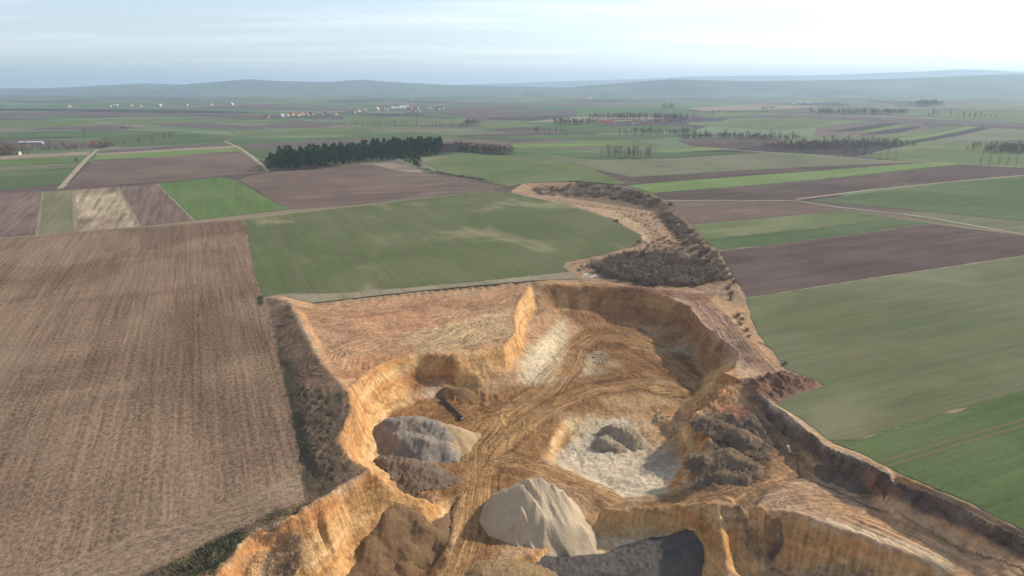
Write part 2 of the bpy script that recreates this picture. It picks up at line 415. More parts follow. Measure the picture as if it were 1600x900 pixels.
# flow coordinates along tracks (wheel ruts follow them)
ROADS = [  # (half width in m, points)
 (6.5, [(690,930),(722,860),(740,800),(745,750),(752,700),(785,655),(850,612),(885,575),(900,545),(925,528),(975,528),(1020,548),(1055,575),(1085,600)]),
 (5.5, [(748,745),(775,700),(815,668),(870,632),(930,608),(1000,600),(1060,612)]),
 (5.0, [(752,725),(790,718),(850,734),(925,764),(965,789),(1050,783),(1130,772),(1210,745),(1245,715)]),
 (9.0, [(1140,778),(1220,768),(1300,788),(1420,838),(1600,915)]),
 (5.0, [(1225,690),(1265,735),(1344,772),(1447,812),(1600,880)]),
 (4.5, [(910,441),(1000,452),(1090,462),(1128,500),(1165,548),(1195,580)]),
 (3.0, [(1150,590),(1195,622),(1250,664),(1290,698),(1344,720),(1425,759),(1500,790),(1600,840)]),
 (4.0, [(722,765),(680,782),(640,797)]),
 (14.0, [(470,490),(560,500),(680,485),(810,460)]),
 (12.0, [(515,570),(600,540),(700,530),(800,510)]),
 (9.0, [(935,560),(985,572),(1040,600)]),
 (8.0, [(690,650),(740,640),(800,640)]),
 (5.0, [(800,302),(880,321),(950,345),(1000,372),(1012,388)]),
 (5.0, [(880,316),(960,328),(1005,352),(1040,390)]),
]
FK = np.ones(GX.shape); FW = np.zeros(GX.shape); FS = np.zeros(GX.shape); FT = np.zeros(GX.shape); best = np.full(GX.shape, 1e9)
jj = np.where((ys > 30) & (ys < 620))[0]; ii = np.where((xs > -140) & (xs < 190))[0]
sl = (slice(jj[0], jj[-1] + 1), slice(ii[0], ii[-1] + 1))
cx, cy = GX[sl], GY[sl]
road_world = []
for k, (hw, pts) in enumerate(ROADS):
    P = [onto(*p) for p in pts]; road_world.append((hw, P))
    d, s_, arc, _ = seg_dist(cx, cy, P)
    q = d / hw; m = q < best[sl]
    best[sl] = np.where(m, q, best[sl])
    FK[sl] = np.where(m, 0.8 if 8 <= k <= 9 else (0.7 if k >= 10 else 1.0), FK[sl])
    FS[sl] = np.where(m, arc + 37.0 * k, FS[sl]); FT[sl] = np.where(m, s_ + 23.7 * k, FT[sl])
FW = (1 - sstep(0.75, 1.15, best)) * (1 - wall) * FK
# coordinate along the rim for gullies that run down the faces
rim_lines = [[at_z(*p)[:2] for p in BL[1]], [at_z(*p)[:2] for p in BL[7]]]
for pl in BL:
    if pl[0] == (575,740,0) or (pl[0] == (1108,788,-5.6) and len(pl) > 6) or pl[0] == (925,642,-13) or pl[0] == (850,742,-13.4) or pl[0] == (1130,585,-0.6) or (pl[0] == (1085,645,-4.5)):
        rim_lines.append([at_z(*p)[:2] for p in pl])
RS = np.zeros(GX.shape); RD = np.full(GX.shape, 1e9)
for k, P in enumerate(rim_lines):
    d, s_, arc, _ = seg_dist(cx, cy, P); m = d < RD[sl]
    RD[sl] = np.where(m, d, RD[sl]); RS[sl] = np.where(m, arc + 61.3 * k, RS[sl])

# relief detail
qm = inq
warp = 2.2 * perlin(GX / 7, GY / 7)
gul = ridged((RS + warp) / 4.2, RD / 26.0 + 3, 4)
gul2 = ridged((RS + warp * 0.5) / 1.5, RD / 12.0, 3)
big = fbm(GX / 11, GY / 11, 3)
loose = fbm(GX / 3.1, GY / 3.1, 4, 0.55)
fine = fbm(GX / 1.15 + 5, GY / 1.15, 3, 0.6)
rut = ridged(FT / 1.9, FS / 55.0, 3) * 0.16 + perlin(FT / 0.9, FS / 30.0) * 0.09
Zd = blur(Z, 1)
lt = Zb / 2.4 + 0.7 * perlin(GX / 14, GY / 14) + 0.2 * perlin(GX / 4, GY / 4); lf = lt - np.floor(lt)
ledge = np.where(lf < 0.8, lf / 0.8, (1 - lf) / 0.2) - 0.5
chip = np.abs(fbm(GX / 1.7 + 11, GY / 1.7, 3, 0.6))
Zd = Zd + qm * (wall * (0.7 * (gul - 0.2) + 0.22 * gul2 + 0.35 * loose - 0.45 * ledge + 0.28 * chip + 0.9 * fbm(GX / 8 + 3, GY / 8, 2)) + (1 - wall) * (0.45 * big + (1 - FW) * (0.34 * loose + 0.16 * fine) + FW * (1.1 * rut + 0.16 * fine)))
def bump_zone(uvs, amp, scale, soft=2.5):
    P = [onto(*p)[:2] for p in uvs]
    d, _, _, _ = seg_dist(cx, cy, P + [P[0]]); ins = in_poly(cx, cy, P)
    sd = np.where(ins, d, -d); m = sstep(-soft * 0.2, soft, sd)
    Zd[sl] += m * amp * (np.abs(fbm(cx / scale, cy / scale, 4, 0.55)) * 1.6 - 0.2)
# dumped lumpy soil
bump_zone([(1280,700),(1330,712),(1375,740),(1400,775),(1340,760),(1290,735)], 2.2, 3.2)
bump_zone([(1095,650),(1140,640),(1200,668),(1215,700),(1190,760),(1110,765),(1090,735),(1110,700)], 1.3, 4.0)
bump_zone([(700,600),(760,605),(800,615),(770,640),(700,630)], 0.9, 2.4)
bump_zone([(880,660),(1000,650),(1060,700),(1050,760),(960,770),(880,725)], 0.14, 3.0)
bump_zone([(455,600),(540,610),(540,640),(520,690),(560,745),(490,780),(470,700)], 0.9, 2.6)
bump_zone([(300,870),(375,830),(460,805),(470,815),(400,850),(370,880),(330,910)], 0.9, 2.2)
bump_zone([(400,860),(470,850),(500,830),(500,900),(380,910)], 1.2, 3.0)
bump_zone([(1090,620),(1150,595),(1155,625),(1115,650),(1085,645)], 1.6, 2.2)
bump_zone([(1150,600),(1225,578),(1290,603),(1240,618),(1205,632)], 1.5, 3.0)
bump_zone([(1200,890),(1300,880),(1400,905),(1300,940),(1180,930)], 1.0, 2.5)
Z = np.where(core, Zd, Z) + roll(GX, GY)
Z = Z + np.where(core, inq * (0.02 + 0.03 * wall) * RNG.normal(0, 1, GX.shape), 0)
# ------------------------------------------------------------------ ground colours (soils, with some shade and sunlight painted in)
C = np.zeros(GX.shape + (3,)); C[:] = lin(146, 130, 104)
def paint(uvs, rgb, soft=1.5, k=1.0, jit=1.5, js=5.0, mask=None):
    P = [onto(*p)[:2] for p in uvs]
    x0, x1 = min(p[0] for p in P) - 8, max(p[0] for p in P) + 8; y0, y1 = min(p[1] for p in P) - 8, max(p[1] for p in P) + 8
    i0, i1 = np.searchsorted(xs, x0), np.searchsorted(xs, x1); j0, j1 = np.searchsorted(ys, y0), np.searchsorted(ys, y1)
    s = (slice(j0, j1), slice(i0, i1)); X, Y = GX[s], GY[s]
    if X.size == 0: return
    X2 = X + jit * fbm(X / js, Y / js, 3); Y2 = Y + jit * fbm(X / js + 40, Y / js + 13, 3)
    d, _, _, _ = seg_dist(X2, Y2, P + [P[0]]); sd = np.where(in_poly(X2, Y2, P), d, -d)
    m = sstep(-soft, soft, sd) * k
    if mask is not None: m = m * mask[s]
    C[s] = C[s] * (1 - m[..., None]) + np.array(lin(*rgb)) * m[..., None]
def blend(m, rgb):
    global C
    C = C * (1 - m[..., None]) + np.array(lin(*rgb)) * m[..., None]
blend(np.clip(inq, 0, 1), (186, 146, 104))
floor_ = 1 - wall
# upper terrace
paint([(440,462),(470,480),(600,466),(740,452),(830,446),(800,490),(808,520),(788,541),(705,558),(615,563),(562,597),(520,590),(487,535)], (186,142,103), 1.0)
paint([(640,520),(760,490),(800,490),(805,525),(730,548),(650,555),(600,562)], (205,170,122), 3.0, 0.8)
paint([(560,560),(640,540),(660,552),(600,580),(560,597),(530,590)], (176,122,82), 3, 0.8)
paint([(480,492),(640,480),(760,465),(700,500),(540,530)], (196,140,98), 5, 0.6)
paint([(500,500),(540,497),(560,530),(530,545)], (150,118,92), 3, 0.5)
# pit floor
paint([(600,640),(690,612),(770,612),(862,598),(888,548),(906,516),(960,503),(1055,530),(1100,590),(1060,640),(925,642),(848,716),(760,900),(690,930),(716,790),(640,770)], (152,110,68), 1.5)
paint([(890,545),(910,516),(960,506),(1050,530),(1080,560),(1070,600),(980,605),(900,600)], (140,101,64), 3, 0.9)
paint([(960,512),(1040,518),(1075,550),(1030,560),(980,535)], (160,124,84), 3, 0.7)
paint([(880,560),(900,530),(940,522),(1000,525),(985,540),(925,545),(905,580)], (126,90,58), 2, 0.8)
paint([(905,560),(935,548),(950,552),(930,578),(905,590)], (188,160,120), 2, 0.8)
paint([(940,625),(1040,600),(1090,600),(1060,635),(960,645)], (188,152,106), 3, 0.7)
paint([(730,655),(800,640),(850,640),(820,690),(770,740),(735,740)], (182,134,80), 2.5, 0.85)
paint([(725,760),(765,750),(752,800),(745,860),(720,910),(690,930),(712,850)], (184,140,88), 1.5, 0.9)
paint([(715,760),(724,760),(714,860),(690,930),(678,930),(702,850)], (148,106,64), 1.0, 0.7)
# hollow on the left of the road
paint([(640,800),(690,800),(700,850),(676,900),(640,940),(560,930),(590,850)], (146,110,77), 2)
paint([(716,792),(712,850),(690,905),(684,880),(694,850),(690,820),(700,796)], (205,184,148), 0.7, 0.9, 0.5, 2)
# white basin
paint([(900,655),(935,650),(1010,652),(1062,690),(1060,745),(1020,775),(975,780),(932,750),(866,728),(872,704)], (206,186,154), 1.8, 0.95, 6.0, 8.0)
paint([(1000,700),(1062,690),(1064,745),(1020,778),(985,760)], (192,172,144), 4, 0.6)
paint([(885,655),(930,648),(925,672),(890,690)], (202,170,118), 3, 0.7)
paint([(1030,640),(1075,640),(1100,690),(1075,735),(1055,700)], (172,120,68), 3, 0.8)
paint([(985,648),(1065,646),(1078,700),(1040,704),(1000,680)], (190,148,100), 2.5, 0.9, 5.0, 6.0)
paint([(960,735),(1060,730),(1075,758),(1040,775),(975,782)], (206,186,152), 2.5, 0.9, 5.0, 6.0)
paint([(1000,700),(1055,705),(1050,735),(1010,740)], (160,132,104), 2.5, 0.55, 6.0, 4.0)
# front low pit
paint([(915,850),(940,835),(975,842),(1050,830),(1040,850),(920,866)], (216,198,168), 0.9, 1.0, 1.0)
paint([(930,858),(955,846),(965,856),(945,864)], (218,172,104), 0.8, 0.8, 0.6)
# faces of the cut: warm sand, with paler and redder beds
blend(wall * inq, (204, 154, 92))
bed = fbm(GX / 30, GY / 30 + Zb / 2.5, 3)
blend(np.clip(wall * inq * sstep(0.05, 0.5, bed) * 0.6, 0, 1), (222, 186, 132))
blend(np.clip(wall * inq * sstep(0.05, 0.5, -bed) * 0.6, 0, 1), (184, 122, 62))
ztop = sstep(-4.2, -2.2, Zb) * wall * inq
blend(ztop * 0.5 * (GY < 330), (176, 116, 66))
paint([(830,540),(880,500),(890,560),(870,600),(815,600),(815,560)], (222,202,162), 2.5, 0.8)
paint([(1060,525),(1100,520),(1092,545),(1050,548)], (216,190,150), 1.5, 0.8)
paint([(665,598),(690,588),(702,612),(690,622),(664,615)], (200,176,144), 1.2, 0.9)
paint([(835,447),(985,450),(1075,478),(1125,532),(1150,560),(1100,590),(1082,558),(1020,512),(960,503),(912,512)], (148,102,64), 2.5, 0.85)  # browner material of the back wall, with part of its shade painted in
paint([(870,458),(885,458),(890,485),(878,490)], (206,166,112), 1.2, 0.6)
paint([(905,462),(920,462),(922,488),(908,488)], (206,166,112), 1.2, 0.5)
paint([(620,565),(705,560),(715,600),(640,610)], (150,92,52), 2, 0.7)  # darker brown puts shade of the alcove wall into the colour
# left bank: weedy earth outside, orange face inside
paint([(415,462),(450,470),(487,535),(505,570),(540,608),(546,645),(526,690),(540,716),(572,740),(520,770),(478,786),(462,700),(440,600)], (128,103,82), 1.2, 1.0)
paint([(446,463),(470,498),(490,533),(505,565),(492,555),(466,505)], (200,166,128), 0.8, 0.7, 0.8)
paint([(470,610),(540,614),(545,640),(525,690),(545,722),(560,742),(500,780),(480,740)], (92,80,66), 2, 0.85)
paint([(430,520),(455,560),(480,640),(485,740),(478,783),(462,690),(440,600)], (86,84,64), 1.5, 0.8)
paint([(478,783),(430,800),(370,826),(300,862),(215,905),(270,905),(350,875),(380,845),(440,815),(500,787)], (88,84,66), 1.0, 0.9)
paint([(500,785),(520,772),(556,752),(572,742),(560,752),(520,780),(470,803),(398,832),(372,862),(360,890),(366,862),(392,828),(432,813)], (196,170,136), 0.8, 0.8, 1.0)
paint([(290,890),(330,865),(350,868),(320,895)], (178,158,126), 1, 0.7, 1)
paint([(390,860),(440,830),(470,835),(470,880),(430,910),(380,910)], (146,118,86), 2, 0.6, 5.0, 3.0)
# right side
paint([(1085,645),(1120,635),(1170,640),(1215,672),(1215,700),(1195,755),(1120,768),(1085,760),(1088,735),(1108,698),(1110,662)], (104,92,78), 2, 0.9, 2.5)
paint([(1090,625),(1145,600),(1150,625),(1120,645),(1095,642)], (206,146,92), 2, 0.8)
paint([(1100,640),(1150,630),(1180,645),(1150,655)], (166,104,72), 2, 0.6)
paint([(1150,600),(1225,580),(1286,603),(1215,632),(1180,620)], (132,98,80), 1.5, 0.9)
paint([(1110,772),(1200,752),(1225,700),(1260,735),(1344,770),(1447,808),(1600,875),(1700,930),(1560,945),(1460,883),(1330,833),(1190,796)], (190,150,114), 1.5, 1.0)
paint([(1215,797),(1260,805),(1330,822),(1420,848),(1500,885),(1480,895),(1400,857),(1330,834),(1260,810)], (222,194,154), 1.2, 0.9)
paint([(1260,775),(1360,800),(1460,840),(1600,900),(1560,905),(1420,845),(1300,800)], (206,156,102), 4, 0.7)
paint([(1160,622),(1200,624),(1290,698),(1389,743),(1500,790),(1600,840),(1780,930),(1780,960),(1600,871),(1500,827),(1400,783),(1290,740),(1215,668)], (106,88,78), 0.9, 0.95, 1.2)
paint([(1350,748),(1385,760),(1402,780),(1360,768)], (176,116,70), 1.2, 0.8)
paint([(1195,620),(1252,661),(1292,694),(1389,740),(1500,787),(1600,836),(1780,920),(1780,932),(1600,843),(1500,793),(1389,747),(1290,701),(1248,667),(1190,625)], (188,164,138), 0.6, 0.9, 0.6)
paint([(910,438),(1000,449),(1090,455),(1140,500),(1190,560),(1225,580),(1165,600),(1150,560),(1100,512),(1075,478),(1040,462),(985,450)], (176,138,112), 0.9, 0.9)
paint([(930,444),(1010,452),(1090,458),(1120,462),(1100,478),(1040,462)], (140,98,78), 1.2, 0.7)
paint([(1128,560),(1160,560),(1190,585),(1160,592),(1145,575)], (206,168,130), 1.2, 0.7)
paint([(1165,598),(1225,580),(1286,603),(1240,618),(1205,632),(1180,620)], (116,88,72), 2.0, 0.7, 3.0, 4.0)
paint([(1110,800),(1125,800),(1212,885),(1200,892),(1160,860)], (186,156,118), 1.2, 0.8)  # paler stripe: sunlight on the buttress ridge painted in
paint([(1190,805),(1225,812),(1235,850),(1205,880),(1192,840)], (128,104,74), 2, 0.5, 5.0, 3.0)
paint([(1120,795),(1165,800),(1170,815),(1195,850),(1205,880),(1160,840)], (120,104,86), 1.5, 0.7)
paint([(1200,885),(1300,880),(1400,905),(1300,940),(1200,930)], (176,150,116), 2, 0.8)
# old pit: dry grass on sand
paint([(798,301),(880,317),(950,339),(1003,368),(1004,382),(940,400),(886,410),(888,420),(905,437),(1090,455),(1165,480),(1150,440),(1122,394),(1078,352),(1040,315),(1015,302),(960,289),(900,284),(818,288)], (160,130,100), 0.6, 1.0, 0.8)
paint([(850,292),(1000,298),(1040,320),(1080,400),(1130,440),(1000,445),(930,430),(925,410),(1020,395),(1060,380),(1020,330),(900,312)], (106,90,74), 4, 0.85, 4, 9)
paint([(800,302),(880,319),(955,342),(1010,372),(1000,378),(940,346),(870,324)], (208,180,146), 1.2, 0.7)
paint([(890,320),(960,330),(1005,352),(1020,380),(1000,372),(950,340)], (204,172,134), 2, 0.7)

for hw, P in road_world[:3]:
    d_, s_, a_, _ = seg_dist(cx + 0.8 * perlin(cx / 5, cy / 5), cy, P); hw2 = hw * 0.62
    m = (1 - sstep(hw2 * 0.7, hw2 * 1.3, d_)) * (1 - wall[sl]) * 0.7
    C[sl] = C[sl] * (1 - m[..., None]) + np.array(lin(182, 138, 88)) * m[..., None]
    m = np.exp(-((d_ - hw2 * 1.15) / 0.8) ** 2) * (1 - wall[sl]) * 0.3
    C[sl] = C[sl] * (1 - m[..., None]) + np.array(lin(124, 86, 52)) * m[..., None]
gm = N('ground_soil')
pos = gm.pos()
col = gm.attr('soil').outputs['Color']
fl = gm.sep(gm.attr('flow').outputs['Vector']); wl = gm.sep(gm.attr('face').outputs['Vector'])
# fine grain, lumps
n_f = gm.math('ADD', gm.math('MULTIPLY', gm.noise(pos, 2.2, 5, 0.7), 0.5), gm.math('MULTIPLY', gm.ramp(gm.noise(pos, 0.85, 3, 0.65), 0.34, 0.66), 0.5)); n_m = gm.noise(pos, 0.22, 4, 0.55, 0.6); n_l = gm.noise(pos, 0.05, 3)
# wheel tracks: long thin streaks along the flow
wv = gm.math('ADD', fl[1], gm.math('ADD', gm.math('MULTIPLY', gm.noise(pos, 0.05, 2), 3.0), gm.math('MULTIPLY', gm.noise(pos, 0.6, 2), 0.35)))
st_a = gm.noise(gm.vec(gm.math('MULTIPLY', wv, 1.1), gm.math('MULTIPLY', fl[0], 0.022)), 1.0, 5, 0.7)
xa = gm.math('ADD', gm.math('MULTIPLY', wv, 0.85), gm.math('MULTIPLY', fl[0], 0.53)); xb = gm.math('SUBTRACT', gm.math('MULTIPLY', fl[0], 0.85), gm.math('MULTIPLY', wv, 0.53))
st_b = gm.noise(gm.vec(gm.math('MULTIPLY', xa, 0.9), gm.math('MULTIPLY', xb, 0.04)), 1.0, 4, 0.7)
selx = gm.ramp(gm.noise(pos, 0.06, 3, 0.6), 0.50, 0.60)
st_m = gm.math('ADD', gm.math('MULTIPLY', st_a, gm.math('SUBTRACT', 1.0, selx)), gm.math('MULTIPLY', st_b, selx))
st = gm.ramp(st_m, 0.40, 0.62)
patchy = gm.ramp(gm.noise(pos, 0.13, 4, 0.6), 0.36, 0.62)
st2 = gm.noise(gm.vec(gm.math('MULTIPLY', fl[1], 0.33), gm.math('MULTIPLY', fl[0], 0.02)), 1.0, 3, 0.6)
# rills down the faces
ri = gm.noise(gm.vec(gm.math('MULTIPLY', wl[0], 0.8), gm.math('MULTIPLY', wl[1], 0.10)), 1.0, 5, 0.65)
# bedding: thin level beds on the faces
pz = gm.sep(pos)
be = gm.noise(gm.vec(gm.math('MULTIPLY', pz[0], 0.03), gm.math('MULTIPLY', pz[1], 0.03), gm.math('MULTIPLY', pz[2], 0.9)), 1.0, 4, 0.6)
inq_a = gm.attr('quarry').outputs['Fac']
var = gm.math('ADD', gm.math('MULTIPLY', gm.math('SUBTRACT', n_f, 0.5), 0.62), gm.math('MULTIPLY', gm.math('SUBTRACT', n_m, 0.5), 1.2))
var = gm.math('ADD', var, gm.math('MULTIPLY', fl[2], gm.math('ADD', gm.math('MULTIPLY', gm.math('SUBTRACT', st, 0.5), gm.math('ADD', gm.math('MULTIPLY', patchy, 0.55), 0.2)), gm.math('MULTIPLY', gm.math('SUBTRACT', st2, 0.5), 0.8))))
var = gm.math('ADD', var, gm.math('MULTIPLY', wl[2], gm.math('ADD', gm.math('MULTIPLY', gm.math('SUBTRACT', ri, 0.5), 1.5), gm.math('MULTIPLY', gm.math('SUBTRACT', be, 0.5), 0.8))))
fac = gm.math('ADD', gm.math('MULTIPLY', gm.math('MULTIPLY', var, inq_a), 1.0), 1.0)
soil = gm.scale(col, gm.math('MAXIMUM', fac, 0.3))
soil = gm.mix(gm.math('MULTIPLY', gm.ramp(n_m, 0.55, 0.75, 0, 0.35), inq_a), soil, lin(150, 100, 60))
soil = gm.mix(gm.math('MULTIPLY', gm.ramp(n_l, 0.58, 0.72, 0, 0.30), inq_a), soil, lin(220, 196, 152))
# the open plain far off: patchwork of long strips
ang = math.radians(-24)
rx = gm.math('ADD', gm.math('MULTIPLY', pz[0], math.cos(ang)), gm.math('MULTIPLY', pz[1], math.sin(ang)))
ryy = gm.math('SUBTRACT', gm.math('MULTIPLY', pz[1], math.cos(ang)), gm.math('MULTIPLY', pz[0], math.sin(ang)))
def strips(scx, scy, off):
    br = gm.n('ShaderNodeTexBrick'); br.offset = 0.37; br.squash = 1.0
    gm.l(gm.vec(gm.math('ADD', gm.math('MULTIPLY', rx, scx), off), gm.math('MULTIPLY', ryy, scy)), br.inputs['Vector'])
    br.inputs['Color1'].default_value = (0, 0, 0, 1); br.inputs['Color2'].default_value = (1, 1, 1, 1); br.inputs['Mortar'].default_value = (0.5, 0.5, 0.5, 1)
    br.inputs['Scale'].default_value = 1.0; br.inputs['Mortar Size'].default_value = 0.0; br.inputs['Brick Width'].default_value = 1.0; br.inputs['Row Height'].default_value = 1.0
    br.inputs['Bias'].default_value = 0.0
    cr = gm.n('ShaderNodeValToRGB'); cr.color_ramp.interpolation = 'CONSTANT'
    pal = [(92,112,78),(112,124,92),(110,94,86),(96,116,72),(126,122,100),(90,78,76),(104,118,84),(120,104,92),(118,132,96),(98,86,80),(100,110,84)]
    els = cr.color_ramp.elements
    while len(els) < len(pal): els.new(0.5)
    for i, p in enumerate(pal): els[i].position = i / len(pal); els[i].color = (*lin(*p), 1)
    gm.l(br.outputs['Color'], cr.inputs[0]); return cr.outputs[0]
s1 = strips(1 / 520.0, 1 / 95.0, 0.3); s2 = strips(1 / 210.0, 1 / 640.0, 0.7)
sel = gm.ramp(gm.noise(pos, 0.0007, 1), 0.49, 0.51)
plain = gm.mix(sel, s1, s2)
plain = gm.scale(plain, gm.math('ADD', gm.math('MULTIPLY', gm.noise(pos, 0.02, 5, 0.6), 0.5), 0.72))
far = gm.attr('plain').outputs['Fac']
gm.color(gm.mix(far, soil, plain))
gm.b.inputs['Roughness'].default_value = 1.0; gm.b.inputs['Specular IOR Level'].default_value = 0.05
hgt = gm.math('ADD', gm.math('MULTIPLY', n_f, 0.45), gm.math('ADD', gm.math('MULTIPLY', gm.math('MULTIPLY', st, fl[2]), 0.45), gm.math('MULTIPLY', gm.math('MULTIPLY', ri, wl[2]), 0.6)))
gm.bump(gm.math('MULTIPLY', hgt, inq_a), 0.9, 0.7)

jg, ig = np.meshgrid(np.arange(NY - 1), np.arange(NX - 1), indexing='ij')
k0 = (jg * NX + ig).ravel()
me = mesh_np('ground', np.stack([GX, GY, Z], -1).reshape(-1, 3), np.stack([k0, k0 + 1, k0 + 1 + NX, k0 + NX], 1), gm.m)
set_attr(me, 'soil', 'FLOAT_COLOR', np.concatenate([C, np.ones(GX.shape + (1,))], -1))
set_attr(me, 'flow', 'FLOAT_VECTOR', np.stack([FS, FT, FW], -1))
set_attr(me, 'face', 'FLOAT_VECTOR', np.stack([RS, np.minimum(RD, 60), wall], -1))
set_attr(me, 'quarry', 'FLOAT', np.clip(inq, 0, 1))
set_attr(me, 'plain', 'FLOAT', sstep(430, 560, np.hypot(GX, GY)) * (1 - np.clip(inq * 3, 0, 1)))
ground = tag(link('ground', me), 'open farmland plain with a deep ochre sand quarry cut into it', 'ground', kind='structure')
def zg(x, y): return float(sample(Z, x, y))
# ------------------------------------------------------------------ fields: sheets draped on the plain
def field_mat(name, c1, c2, c3=None, ang=-24, fur=1.0, fscale=1.1, patch=0.35, pscale=0.012, lines=0.0, lspace=24.0, clods=0.3):
    m = N(name); p = m.pos(); q = m.sep(p); a = math.radians(ang)
    # across = x cos a - y sin a ; along = x sin a + y cos a   (a = heading, clockwise from +Y)
    ac = m.math('SUBTRACT', m.math('MULTIPLY', q[0], math.cos(a)), m.math('MULTIPLY', q[1], math.sin(a)))
    al = m.math('ADD', m.math('MULTIPLY', q[0], math.sin(a)), m.math('MULTIPLY', q[1], math.cos(a)))
    f1 = m.noise(m.vec(m.math('MULTIPLY', ac, fscale), m.math('MULTIPLY', al, 0.02)), 1.0, 5, 0.7)
    f2 = m.noise(m.vec(m.math('MULTIPLY', ac, 0.11), m.math('MULTIPLY', al, 0.006)), 1.0, 4, 0.6)
    cl = m.noise(p, 2.0, 5, 0.75); pt = m.noise(p, pscale, 4, 0.55, 0.8)
    v = m.math('ADD', m.math('MULTIPLY', m.math('SUBTRACT', f1, 0.5), 1.5 * fur), m.math('MULTIPLY', m.math('SUBTRACT', f2, 0.5), 0.8 * fur))
    sp = m.ramp(m.noise(m.vec(m.math('MULTIPLY', ac, 1.0), m.math('MULTIPLY', al, 0.6)), 1.1, 3, 0.65), 0.33, 0.67)
    v = m.math('ADD', v, m.math('ADD', m.math('MULTIPLY', m.math('SUBTRACT', cl, 0.5), clods * 2.2), m.math('MULTIPLY', m.math('SUBTRACT', sp, 0.5), clods * 0.55)))
    c = m.mix(m.ramp(pt, 0.38, 0.62), c1, c2)
    c = m.scale(c, m.math('MAXIMUM', m.math('ADD', v, 1.0), 0.3))
    if c3: c = m.mix(m.math('MULTIPLY', m.ramp(m.noise(m.vec(m.math('MULTIPLY', ac, 1.0), m.math('MULTIPLY', al, 0.55)), pscale * 1.7, 3, 0.5, 0.5), 0.54, 0.74), patch), c, c3)
    if lines:
        # pairs of wheel marks left by the sprayer
        md = m.math('ABSOLUTE', m.math('SUBTRACT', m.math('MODULO', m.math('ADD', m.math('ADD', ac, m.math('MULTIPLY', m.noise(p, 0.01, 2), 6.0)), 5000.0), lspace), lspace / 2))
        mk = m.math('SUBTRACT', 1.0, m.ramp(m.math('ABSOLUTE', m.math('SUBTRACT', md, 1.0)), 0.22, 0.55))
        c = m.mix(m.math('MULTIPLY', mk, lines), c, lin(120, 104, 80))
    m.color(c); m.b.inputs['Roughness'].default_value = 1.0; m.b.inputs['Specular IOR Level'].default_value = 0.05
    m.bump(m.math('ADD', m.math('MULTIPLY', f1, 0.5 * fur), m.math('MULTIPLY', cl, 0.5)), 0.7, 0.35)
    return m.m
_fi = [0]
def drape(name, uvs, mat, label, cat, kind='structure', lift=0.05, jit=0.7, group=None, step=None, world=False):
    P = [Vector((p[0], p[1])) for p in uvs] if world else [Vector(on_plain(*p)[:2]) for p in uvs]
    B = []
    for a, b in zip(P, P[1:] + P[:1]):
        L = (b - a).length; r = ((a + b) / 2).length; n = max(1, int(L / max(2.0, r * 0.012)))
        nn = Vector((-(b - a).y, (b - a).x)).normalized()
        for i in range(n):
            q = a.lerp(b, i / n)
            if i: q = q + nn * float(perlin(q.x / 6 + q.y / 9, q.y / 6 + 3)) * jit * 2 * min(1, i / 2, (n - i) / 2)
            B.append(q)
    _fi[0] += 1
    x0, x1 = min(q.x for q in B), max(q.x for q in B); y0, y1 = min(q.y for q in B), max(q.y for q in B)
    pts = list(B); n = len(B)
    y = y0
    while y < y1:
        st = step or max(9.0, 0.035 * max(y, 60)); rowx = np.arange(x0 + st * 0.3, x1, st)
        if len(rowx):
            ry_ = np.full(rowx.shape, y + st * 0.41); ok = in_poly(rowx, ry_, [(q.x, q.y) for q in B])
            d, _, _, _ = seg_dist(rowx, ry_, [(q.x, q.y) for q in B] + [(B[0].x, B[0].y)])
            for xx, o_, dd in zip(rowx, ok, d):
                if o_ and dd > st * 0.3: pts.append(Vector((xx, y + st * 0.41)))
        y += st
    v, e, f, o1, o2, o3 = delaunay_2d_cdt(pts, [(i, (i + 1) % n) for i in range(n)], [], 0, 1e-3)
    cen = np.array([[(v[t[0]][0] + v[t[1]][0] + v[t[2]][0]) / 3, (v[t[0]][1] + v[t[1]][1] + v[t[2]][1]) / 3] for t in f])
    ok = in_poly(cen[:, 0], cen[:, 1], [(q.x, q.y) for q in B])
    F = np.array([t for t, k in zip(f, ok) if k]); vx = np.array([q[0] for q in v]); vy = np.array([q[1] for q in v])
    r = np.hypot(vx, vy); vz = roll(vx, vy) + lift + r * 0.00012 + (_fi[0] % 9) * 0.004 * (1 + r / 260)
    cx_, cy_ = float(vx.mean()), float(vy.mean()); cz_ = float(vz.mean())
    # winding up
    a, b, c = F[:, 0], F[:, 1], F[:, 2]
    s = (vx[b] - vx[a]) * (vy[c] - vy[a]) - (vy[b] - vy[a]) * (vx[c] - vx[a])
    F = np.where(s[:, None] < 0, F[:, ::-1], F)
    me = mesh_np(name, np.stack([vx - cx_, vy - cy_, vz - cz_], 1), F, mat)
    return tag(link(name, me, loc=(cx_, cy_, cz_)), label, cat, group, kind)

L_ = lin
brownA = field_mat('ploughed_soil_near', L_(140,114,90), L_(119,95,75), L_(148,127,104), fur=1.15, fscale=0.9, patch=0.5, pscale=0.016, clods=1.0)
greenA = field_mat('young_crop_thin', L_(95,103,64), L_(106,110,73), L_(156,144,110), fur=0.4, fscale=0.5, patch=0.85, pscale=0.014, lines=0.6, lspace=27, clods=0.22)
brownB = field_mat('ploughed_soil_mauve', L_(122,102,90), L_(112,92,82), L_(140,120,104), ang=66, fur=0.8, fscale=0.3, patch=0.5)
greenB = field_mat('young_crop_bright', L_(94,116,62), L_(102,120,70), None, fur=0.5, fscale=0.35, lines=0.4, lspace=30)
straw = field_mat('stubble', L_(176,156,124), L_(148,126,102), L_(190,172,140), fur=1.8, fscale=0.3, patch=0.5)
brownC = field_mat('ploughed_soil_striped', L_(128,106,94), L_(116,96,86), None, fur=1.3, fscale=0.3)
greyG = field_mat('thin_crop_grey', L_(120,116,84), L_(128,122,92), None, fur=0.7, fscale=0.3)
